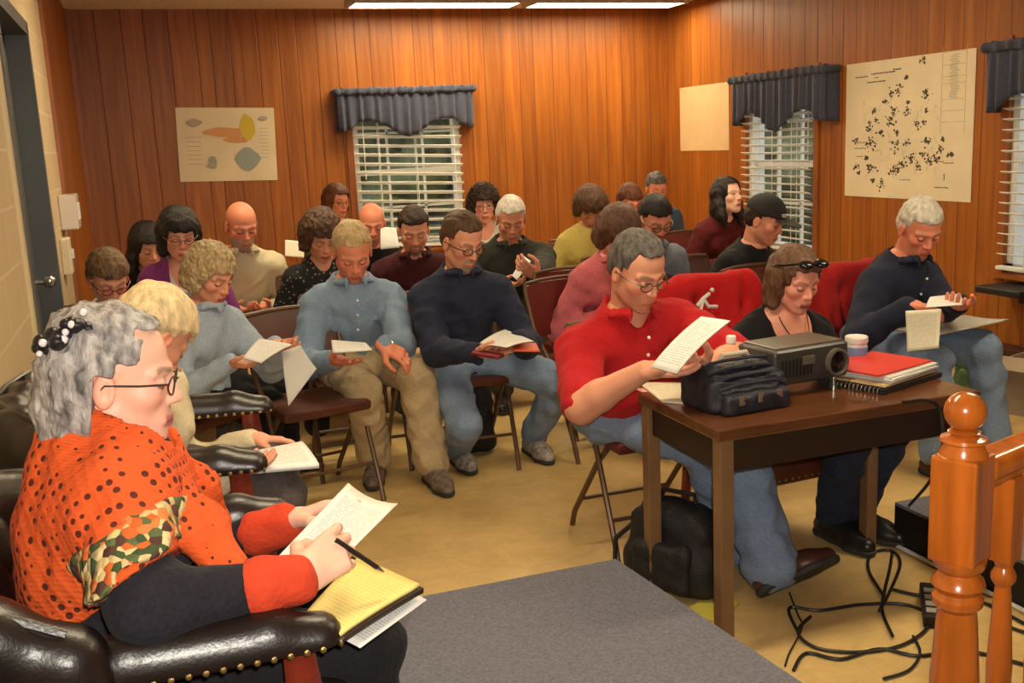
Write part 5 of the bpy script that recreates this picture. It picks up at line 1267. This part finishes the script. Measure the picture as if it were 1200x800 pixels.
# sunglasses pushed up, necklace
J = PS['blackw']; q = headpt(J); m = MB(); M_SUN = mat('sunglasses_black', (.010, .008, .008), .15)
for s in (1, -1):
    m.sph(q(.082, s*.034, .106), .026, (1.0, 1.1, .55), 14, Matrix([list(r) for r in J['F']]).transposed()); m.tube([q(.075, s*.058, .110), q(.03, s*.096, .085), q(-.03, s*.100, .06)], .004, 6)
m.tube([q(.094, .012, .116), q(.097, 0, .119), q(.094, -.012, .116)], .004, 6); m.build('sunglasses', M_SUN, J['body'], smooth=True)
N, fv, lv, o = J['N'], J['f'], J['l'], J['org']; m = MB()
pts = [Vector(N+fv*(.055+.075*math.sin(t)**2+.0)*1.+lv*.062*math.cos(t)+V3(0, 0, .02-.105*math.sin(t)**1.5)-o) for t in np.linspace(.05, PI-.05, 17)]
m.tube(pts, .0022, 6); m.sph(pts[8]+Vector((0, 0, -.012)), .011, (.6, 1, 1.3), 10); m.build('necklace', mat('necklace_dark', (.08, .03, .02), .3, .5), J['body'], smooth=True)
# wrist watches
for key, k in (('blue', 'L'), ('jacket', 'L')):
    J = PS[key]; W, E = J['W'+k], J['E'+k]; d = nz(W-E); o = J['org']; c = W-d*.012; x = nz(np.cross(d, V3(0, 0, 1))); y = np.cross(d, x); m = MB()
    m.tube([Vector(c+(x*math.cos(t)*1.1+y*math.sin(t))*.034-o) for t in np.linspace(0, 2*PI, 16, endpoint=False)], .007, 6, close=True, flat=.6); m.sph(Vector(c-y*.036-o) if y[2] < 0 else Vector(c+y*.036-o), .018, (1, 1, .5), 12); m.build('wrist_watch', M_CHROME, J['body'], smooth=True)
# shirt pocket with a pen
J = PS['blue']; o = J['org']; c = J['chest']+J['cl']*.075+J['f']*.128+V3(0, 0, .0); Fr = Matrix([list(J['f']), list(J['l']), [0, 0, 1]]).transposed()
MB().box(Vector(c-o), (.010, .085, .095), Fr, .004).build('pocket', J['sp']['top'], J['shirt'])
MB().cyl(Vector(c-o+J['f']*.009+V3(0, 0, .00)), Vector(c-o+J['f']*.009+V3(0, 0, .062)), .0045, n=8).build('pen', mat('pen_black', (.01, .01, .012), .3), J['shirt'])
J = PS['right']; o = J['org']; c = J['chest']-J['cl']*.075+J['f']*.130+V3(0, 0, .03)
MB().box(Vector(c-o), (.008, .05, .022), Matrix([list(J['f']), list(J['l']), [0, 0, 1]]).transposed(), .004).build('badge', mat('badge_pale', (.6, .58, .5), .4), J['shirt'])
# ---- shawl
J = PS['orange']; o = J['org']
def shawl_mat():
    m, nt, b, N, L = node_mat('orange_crochet'); tc = N.new('ShaderNodeTexCoord'); mp = N.new('ShaderNodeMapping'); L.new(tc.outputs['Object'], mp.inputs[0]); mp.inputs['Rotation'].default_value = (.3, .5, .3)
    v = N.new('ShaderNodeTexVoronoi'); v.inputs['Scale'].default_value = 52; v.inputs['Randomness'].default_value = .22; L.new(mp.outputs[0], v.inputs[0])
    n = N.new('ShaderNodeTexNoise'); n.inputs['Scale'].default_value = 9; L.new(tc.outputs['Object'], n.inputs[0])
    th = N.new('ShaderNodeMapRange'); th.inputs['From Min'].default_value = .40; th.inputs['From Max'].default_value = .56; th.inputs['To Min'].default_value = .14; th.inputs['To Max'].default_value = .33; L.new(n.outputs[0], th.inputs[0])
    h = N.new('ShaderNodeMath'); h.operation = 'LESS_THAN'; L.new(v.outputs['Distance'], h.inputs[0]); L.new(th.outputs[0], h.inputs[1])
    mx = N.new('ShaderNodeMix'); mx.data_type = 'RGBA'; mx.inputs['A'].default_value = (.72, .095, .012, 1); mx.inputs['B'].default_value = (.10, .012, .004, 1); L.new(h.outputs[0], mx.inputs['Factor'])
    L.new(mx.outputs['Result'], b.inputs['Base Color']); b.inputs['Roughness'].default_value = .9
    w = N.new('ShaderNodeTexWave'); w.inputs['Scale'].default_value = 60; w.inputs['Distortion'].default_value = 3; w.bands_direction = 'DIAGONAL'; L.new(mp.outputs[0], w.inputs[0])
    bp = N.new('ShaderNodeBump'); bp.inputs['Strength'].default_value = .2; bp.inputs['Distance'].default_value = .004; L.new(w.outputs[0], bp.inputs['Height'])
    b2 = N.new('ShaderNodeBump'); b2.inputs['Strength'].default_value = .6; b2.inputs['Distance'].default_value = .008; L.new(v.outputs['Distance'], b2.inputs['Height']); L.new(bp.outputs[0], b2.inputs['Normal']); L.new(b2.outputs[0], b.inputs['Normal']); return m
def flower_mat():
    m, nt, b, N, L = node_mat('shawl_flower_yarn'); tc = N.new('ShaderNodeTexCoord'); v = N.new('ShaderNodeTexVoronoi'); v.inputs['Scale'].default_value = 62; L.new(tc.outputs['Object'], v.inputs[0])
    s = N.new('ShaderNodeSeparateColor'); L.new(v.outputs['Color'], s.inputs[0]); r = N.new('ShaderNodeValToRGB'); r.color_ramp.interpolation = 'CONSTANT'; L.new(s.outputs[0], r.inputs[0])
    cols = [(0, (.62, .46, .20)), (.22, (.045, .075, .022)), (.42, (.60, .12, .02)), (.55, (.66, .52, .26)), (.70, (.08, .030, .018)), (.82, (.10, .13, .045)), (.90, (.62, .20, .05))]
    e = r.color_ramp.elements; e[0].color = (*cols[0][1], 1); e[1].position = cols[1][0]; e[1].color = (*cols[1][1], 1)
    for p, c in cols[2:]:
        x = e.new(p); x.color = (*c, 1)
    L.new(r.outputs[0], b.inputs['Base Color']); b.inputs['Roughness'].default_value = .9
    bp = N.new('ShaderNodeBump'); bp.inputs['Strength'].default_value = .8; bp.inputs['Distance'].default_value = .01; bp.invert = True; L.new(v.outputs['Distance'], bp.inputs['Height']); L.new(bp.outputs[0], b.inputs['Normal']); return m
M_SHAWL, M_FLOW = shawl_mat(), flower_mat()
sf = Field(); J['torso'](sf, .034)
for k in 'LR': J['arm'](sf, k, 1.18, .036, .030)
sf.cone(J['N']-J['f']*.055+V3(0, 0, -.03), J['N']-J['f']*.06+V3(0, 0, .03), .075, .06, .05)
sh_cuts = []
# hem: a plane dropping to the back, and a front panel with its own slant
hb, hfm = gd(112, 712, 1.60), gd(236, 622, 1.58)
nrm = nz(np.cross(hfm-hb, V3(-.05, 1, -.50))); nrm = nrm if nrm[2] < 0 else -nrm
pb_ = plane_cut(hb, nrm)
sfr = Field(); Nn, ff, ll = J['N'], J['f'], J['l']
fm1, fm2 = gd(236, 640, 1.58), gd(288, 684, 1.60)
n2 = nz(np.cross(fm2-fm1, V3(0, 1, 0))); n2 = n2 if n2[2] < 0 else -n2
pf_ = plane_cut(fm1, n2); xs_ = (fm1[0]+fm2[0])/2-.03
hem = pb_
nk_ = J['N']+J['f']*.03
def neckcut(X, Y, Z):
    a, b_ = nk_+V3(0, 0, -.01), nk_+J['f']*.06+V3(0, 0, .2); ba = b_-a; l2 = ba.dot(ba); px, py, pz = X-a[0], Y-a[1], Z-a[2]; t = np.clip((px*ba[0]+py*ba[1]+pz*ba[2])/l2, 0, 1)
    return -(np.sqrt((px-ba[0]*t)**2+(py-ba[1]*t)**2+(pz-ba[2]*t)**2)-(.056+.09*t))
slit = lambda X, Y, Z: np.minimum(.014+.25*np.clip(J['N'][2]-.10-Z, 0, 1)-np.abs(Y-J['N'][1]+.0), X-(J['N'][0]+.03))   # opens down the front
sw_ = sdf_obj('shawl', sf, .0075, M_SHAWL, J['body'], noise=wrinkle(3, .004, .12), cut=[hem, neckcut, slit], origin=o)
b0_, b1_ = gd(106, 694, 1.6), gd(222, 612, 1.6); bn = nz(np.cross(b1_-b0_, V3(-.05, 1, -.50))); bn = bn if bn[2] > 0 else -bn
off_ = lambda X, Y, Z: np.abs((X-(b0_[0]+b1_[0])/2)*bn[0]+(Y-(b0_[1]+b1_[1])/2)*bn[1]+(Z-(b0_[2]+b1_[2])/2)*bn[2]-.018+.006*np.sin(X*90)+.006*np.sin(Z*110+Y*70))-.036
along = nz(b1_-b0_); alc = lambda X, Y, Z: np.abs((X-(b0_[0]+b1_[0])/2)*along[0]+(Z-(b0_[2]+b1_[2])/2)*along[2]+.01*np.sin(Z*95))-np.linalg.norm(b1_-b0_)*.60
sdf_obj('flower_band', sf.grow(.006), .006, M_FLOW, sw_, noise=wrinkle(3, .004, .12), cut=[off_, alc, neckcut, slit, lambda X, Y, Z: Y-J['N'][1]+.0*X], origin=o)
for sg, tip in ((-1, gd(286, 680, 1.63)), (1, gd(262, 624, 1.95))):
    sfr.chain([Nn+ff*.055+ll*sg*.085+V3(0, 0, -.02), Nn+ff*.13+ll*sg*.105+V3(0, 0, -.12), tip], [.030, .030, .012], .03)
    sfr.cone(Nn+ff*.06+ll*sg*.15+V3(0, 0, -.08), tip*.75+(Nn+ff*.1+ll*sg*.15)*.25+V3(0, 0, -.03), .036, .020, .04)
sdf_obj('shawl_front', sfr, .0075, M_SHAWL, sw_, noise=wrinkle(3, .003, .10), cut=[neckcut], origin=o)
# orange cuffs
for k in 'LR':
    E, W = J['E'+k], J['W'+k]; cfld = Field().cone(E+(W-E)*.73, W-(W-E)*.04, .047, .040, .01); sdf_obj('cuff', cfld, .006, mat('cuff_orange', (.62, .050, .012), .9, bump=.4, bscale=90), J['shirt'], noise=wrinkle(8, .002, .05), origin=o)
# hair clip
q = headpt(J); m = MB(); rr = np.random.default_rng(4)
for k in range(22): 
    t = k/21; m.sph(q(-.110+.068*t+rr.normal()*.006, -.056-.014*math.sin(t*3)+rr.normal()*.008, .060+.052*t+rr.normal()*.007), rr.uniform(.009, .015), n=8)
hb_ = [o_ for o_ in J['body'].children if o_.name.startswith('hair')][0]
m.build('hair_clip', mat('clip_black', (.012, .010, .014), .35), hb_, smooth=True); m = MB()
for k in range(9): 
    t = (k+.5)/9; m.sph(q(-.110+.068*t+rr.normal()*.006, -.072-.014*math.sin(t*3)+rr.normal()*.004, .064+.050*t+rr.normal()*.010), rr.uniform(.005, .008), n=8)
m.build('clip_pearl', mat('clip_white', (.75, .72, .72), .3), hb_, smooth=True)
glasses_obj(dict(gthin=1, gm=mat('glasses_dark', (.05, .03, .03), .3)), J['body'], J['hc'], J['F'], J['hs'], o)
# papers of the platform women
paper('white printed sheet held up by the orange cuffed hand', [gd(303, 676, 1.66), gd(408, 566, 1.98), gd(466, 590, 1.96), gd(362, 694, 1.62)], P_WHITE, .0015, .012)
c4 = [gd(356, 722, 1.57), gd(398, 744, 1.50), gd(492, 686, 1.63), gd(420, 654, 1.76)]
pd = empty('writing_pad', tuple(np.mean(c4, 0)), 0, 'yellow writing pad in a dark folder on the lap of the orange shawl wearer', 'writing pad'); oc = np.mean(c4, 0); ctr_ = oc
finish('yellow_page', sheet_mesh([p-oc for p in c4], .007, .003), P_YEL, pd); up3 = nz(np.cross(c4[1]-c4[0], c4[3]-c4[0])); up3 = up3 if up3[2] > 0 else -up3
finish('folder_cover', sheet_mesh([(p-oc)*1.06-up3*.010 for p in c4], .009, .003), mat('folder_brown', (.035, .018, .010), .5), pd)
e4 = [p+V3(.03, .0, -.028) for p in c4]; paper('loose white sheet sticking out beneath the yellow writing pad', [e4[0]+(e4[1]-e4[0])*.3, e4[1], e4[2]+V3(-.02, 0, 0), e4[3]], P_WHITE, .0015)
W, (hd, hn, *_r) = J['WR'], J['handR']; p_ = gd(393, 632, 1.60); p2 = gd(450, 670, 1.60)
pn = empty('pen', tuple(p_), 0, 'dark pen held in the hand above the yellow pad', 'pen'); d_ = Vector(p2-p_)
MB().cyl((0, 0, 0), d_*.86, .0045, n=10).build('barrel', mat('pen_dark', (.02, .012, .010), .3), pn, smooth=True); MB().cyl(d_*.86, d_, .0042, .001, n=10).build('tip', M_CHROME, pn, smooth=True)
paper('stack of white papers on the lap of the cream jacket wearer', [gd(290, 553, 2.56), gd(374, 546, 2.62), gd(354, 519, 2.86), gd(294, 531, 2.82)], P_WHITE, .012, .004)
# papers of the audience
paper('white papers held by the man in light blue shirt', [gd(388, 399, 4.42), gd(428, 402, 4.36), gd(436, 410, 4.24), gd(390, 413, 4.22)], P_WHITE, .007)
c = [gd(553, 414, 4.25), gd(575, 418, 4.20), gd(601, 404, 4.38), gd(565, 400, 4.45)]
J = PS['navy']; paper('maroon booklet beneath the papers of the man in navy sweater', [gd(552, 414, 4.26), gd(584, 419, 4.18), gd(604, 408, 4.34), gd(574, 402, 4.44)], mat('booklet_maroon', (.22, .015, .03), .5), .014)
paper('white papers lifted by the man in navy sweater', [gd(562, 402, 4.28), gd(594, 407, 4.16), gd(626, 400, 4.32), gd(592, 386, 4.46)], P_WHITE, .003, .006)
paper('red edged folder sticking out right of the navy sweater papers', [gd(600, 411, 4.22), gd(633, 412, 4.24), gd(628, 402, 4.38), gd(602, 402, 4.38)], mat('folder_orange', (.62, .10, .03), .5), .006)
J = PS['ice']
paper('white papers between the hands of the woman in pale blue sweater', [gd(285, 420, 3.98), gd(306, 425, 3.92), gd(342, 404, 4.06), gd(304, 397, 4.16)], P_WHITE, .006, .006)
paper('large grey white sheet hanging from the lap of the pale blue sweater', [gd(330, 412, 4.10), gd(352, 404, 4.12), gd(371, 432, 4.10), gd(338, 476, 4.02)], P_GREY, .0015, .01)
paper('white printed sheets in the hands of the man in red polo', [gd(763, 430, 3.03), gd(793, 438, 2.97), gd(856, 376, 3.05), gd(822, 371, 3.12)], P_WHITE, .004, .012)
J = PS['right']
lap_paper(J, 'grey clipboard across the knees of the man by the right wall', off=(.36, .03, .105), w=.50, d=.22, m=mat('clipboard_pale', (.55, .53, .47), .5), pitch=2, thick=.008)
paper('cream sheet hanging down from the clipboard by the right wall', [gd(1061, 364, 4.50), gd(1103, 362, 4.50), gd(1100, 408, 4.47), gd(1063, 412, 4.47)], P_CREAM, .0015, .008)
paper('white sheets lifted in front of the dark navy shirt', [gd(1085, 360, 4.50), gd(1128, 357, 4.52), gd(1126, 344, 4.66), gd(1090, 348, 4.66)], P_WHITE, .003, .004)
paper('small white paper in the hand of the man in dark green jacket', [gd(600, 323, 5.60), gd(606, 328, 5.58), gd(622, 306, 5.66), gd(614, 300, 5.70)], P_WHITE, .002)
paper('white sheet standing beside the speckled V-neck sleeve', [gd(334, 300, 5.75), gd(356, 302, 5.72), gd(357, 283, 5.80), gd(334, 281, 5.83)], P_CREAM, .002)
paper('crumpled pale paper behind the bald man in black', [gd(446, 292, 6.3), gd(468, 290, 6.3), gd(464, 266, 6.4), gd(446, 268, 6.4)], P_WHITE, .002, .02, .01)
# ---- chairs under the audience
names = dict(blue='light blue shirt', navy='navy sweater', ice='pale blue sweater', red='red polo shirt', right='dark navy shirt by the right wall', glasses='short brown hair and red glasses', purple='purple cardigan', darkback='long black hair', beard='cream shirt and beard', sparkle='black speckled V-neck', baldblack='bald head and black top', reddish='reddish brown hair at the back', maroon='dark maroon shirt', curly='dark curly hair', jacket='dark green jacket', yellow='yellow shirt', redhair='short auburn hair', blueback='blue shirt in the far corner', pink='pink shirt', greyblue='grey blue shirt', maroonw='maroon top and long hair', cap='baseball cap')
for k, nm in names.items():
    J = PS[k]; a = J['sp'].get('face', -90); p = J['P']-J['f']*.01+J['l']*(.07 if k == 'red' else 0)
    place_chair(p[0], p[1], a, 'brown folding chair under the person with '+nm, M_VINYLR if k in ('red', 'greyblue', 'maroonw', 'jacket', 'yellow', 'pink', 'maroon') else M_VINYL)
J = PS['blackw']; guest_chair((J['P'][0], J['P'][1], 0), J['sp']['face'], 'dark wooden guest chair with nailheads under the woman in black')
def empty_chair(px, py, z, d, deg, lab, v=None):
    p = gz(px, py, .845); th_ = math.radians(deg); c = p[:2]+.215*V3(math.cos(th_), math.sin(th_), 0)[:2]; return place_chair(c[0], c[1], deg, lab, v)
empty_chair(338, 362, .84, 4.98, -78, 'empty brown folding chair between pale blue sweater and light blue shirt')
empty_chair(655, 326, .84, 5.75, -78, 'empty maroon folding chair left of the pink shirt', M_VINYLR)
ec = empty_chair(824, 331, .84, 4.55, -84, 'folding chair covered by the red jacket with white mark', M_VINYLR)
empty_chair(880, 312, .84, 5.02, -80, 'empty brown folding chair in front of the baseball cap wearer')
empty_chair(957, 318, .84, 4.75, -95, 'empty maroon folding chair right behind the woman in black', M_VINYLR)
# red jacket over a chair back
M_REDJ = cloth('red_jacket', (.50, .010, .012), .15)
def draped(name, label, loc, deg, mcol, w=.50, drop=.42, sleeve=True, mark=False):
    r = empty(name, loc, math.radians(deg), label, 'jacket'); f = Field(); z = .845
    f.chain([(-.20, y, z+.0-.05*abs(y/ (w/2))**2) for y in np.linspace(-w/2, w/2, 7)], [.045]*7, .03)
    for y in np.linspace(-w/2+.02, w/2-.02, 6):
        f.cone((-.20, y, z-.01), (-.262, y*1.05, z-drop), .040, .034, .05); f.cone((-.19, y, z-.01), (-.135, y*.95, z-.24), .036, .028, .05)
    if sleeve:
        f.chain([(-.20, w/2-.02, z-.03), (-.20, w/2+.10, z-.17), (-.19, w/2+.13, z-.33)], [.055, .06, .05], .04)
    b = sdf_obj('jacket_body', f, .011, mcol, r, noise=wrinkle(51, .008, .14))
    if mark:
        m = MB(); m.tube([(-.105, -.115, z-.085), (-.100, -.085, z-.055), (-.105, -.045, z-.035)], .009, 6); m.tube([(-.100, -.085, z-.055), (-.098, -.055, z-.095), (-.102, -.005, z-.10)], .009, 6); m.tube([(-.100, -.085, z-.055), (-.096, -.105, z-.125)], .008, 6); m.sph((-.104, -.030, z-.020), .011, n=8); m.build('white_mark', M_WHITE, b)
    return r
l_ = ec.location; draped('jacket', 'bright red jacket with white mark draped over a chair behind the table', (l_.x, l_.y, 0), -84, M_REDJ, .50, mark=True)
J = PS['right']; p = J['P']-J['f']*.01
jr_ = draped('coat', 'red coat hanging on the chair back of the right wall man', (p[0], p[1], 0), -78, cloth('red_coat', (.36, .012, .012), .2), .44, .46, False)
# ---- leather chairs on the platform
exec_chair((-.052, 1.80, PH), 0, 'black leather armchair of the woman in orange shawl', 3)
exec_chair((max(PS['cream']['P'][0]+.02, -.015), PS['cream']['P'][1], PH), -8, 'black leather armchair of the blond woman in cream jacket', 3)
# ------------------------------------------------------------------ light
for k, (x, y, lab) in enumerate([(2.45, 8.62, 'left long ceiling light next to the back wall'), (4.02, 8.62, 'right long ceiling light next to the back wall'), (.80, 5.6, 'ceiling light above the left audience seats'), (3.2, 5.6, 'ceiling light above the right audience seats'), (.80, 2.4, 'ceiling light above the left platform'), (3.2, 2.4, 'ceiling light above the small table')]):
    ceiling_light(x, y, lab, 1.40 if y > 8 else 1.22)
def lamp(name, kind, loc, energy, col, size=.1, rot=None):
    d = bpy.data.lights.new(name, kind); d.energy = energy; d.color = col
    if kind == 'AREA': d.size = size
    elif kind == 'SUN': d.angle = size
    else: d.shadow_soft_size = size
    o = bpy.data.objects.new(name, d); C.objects.link(o); o.location = loc
    if rot is not None: o.rotation_euler = rot
    return o
# the flash on top of the photographer's camera
fl = lamp('camera_flash', 'SPOT', tuple(V3(0, 0, H)+cu*.07-cf*.02+cr*.03), 110, (1., .93, .80), .025); fl.data.spot_size = math.radians(80); fl.data.spot_blend = .6
fl.rotation_euler = M.to_euler()
w = bpy.data.worlds.new('sky'); bpy.context.scene.world = w; w.use_nodes = True; nt = w.node_tree; bg = nt.nodes['Background']
bg.inputs['Color'].default_value = (.72, .80, .85, 1); bg.inputs['Strength'].default_value = 1.1
# trees and lawn outside the windows
M_LEAF = mat('leaves_outside', (.16, .19, .09), .8, var=.8, vscale=2.2, bump=.8, bscale=6)
def hedge(name, c, s, label, seed):
    f = Field(); r = np.random.default_rng(seed)
    for k in range(80): f.ell(np.array(c)+r.uniform(-1, 1, 3)*np.array(s)*.95, np.array([.6, .6, .5])*r.uniform(.6, 1.25), k=.1)
    o = sdf_obj(name, f, .10, M_LEAF, None, noise=wrinkle(seed, .10, .5)); tag(o, label, 'shrub'); return o
hedge('shrub', (3.15, D+3.4, 1.4), (1.9, .5, 1.4), 'green shrubs outside the back window', 61)
hedge('shrub', (XR+3.4, 10.6, 1.4), (.6, 3.2, 1.4), 'green shrubs outside the right wall windows', 62)
st(slab('ground_outside', (XL-6, D+.17, -.3), (XR+8, D+9, -.15), mat('grass_outside', (.12, .16, .05), .9, var=.4, vscale=3))); st(slab('ground_outside', (XR+.17, 2, -.3), (XR+8, D+.17, -.15), mat('grass_outside', (.12, .16, .05))))
sc = bpy.context.scene; vs = sc.view_settings
vs.view_transform = 'Standard'; vs.look = 'None'; vs.gamma = 1.; vs.use_curve_mapping = False; vs.exposure = .55
sc.cycles.max_bounces = 6
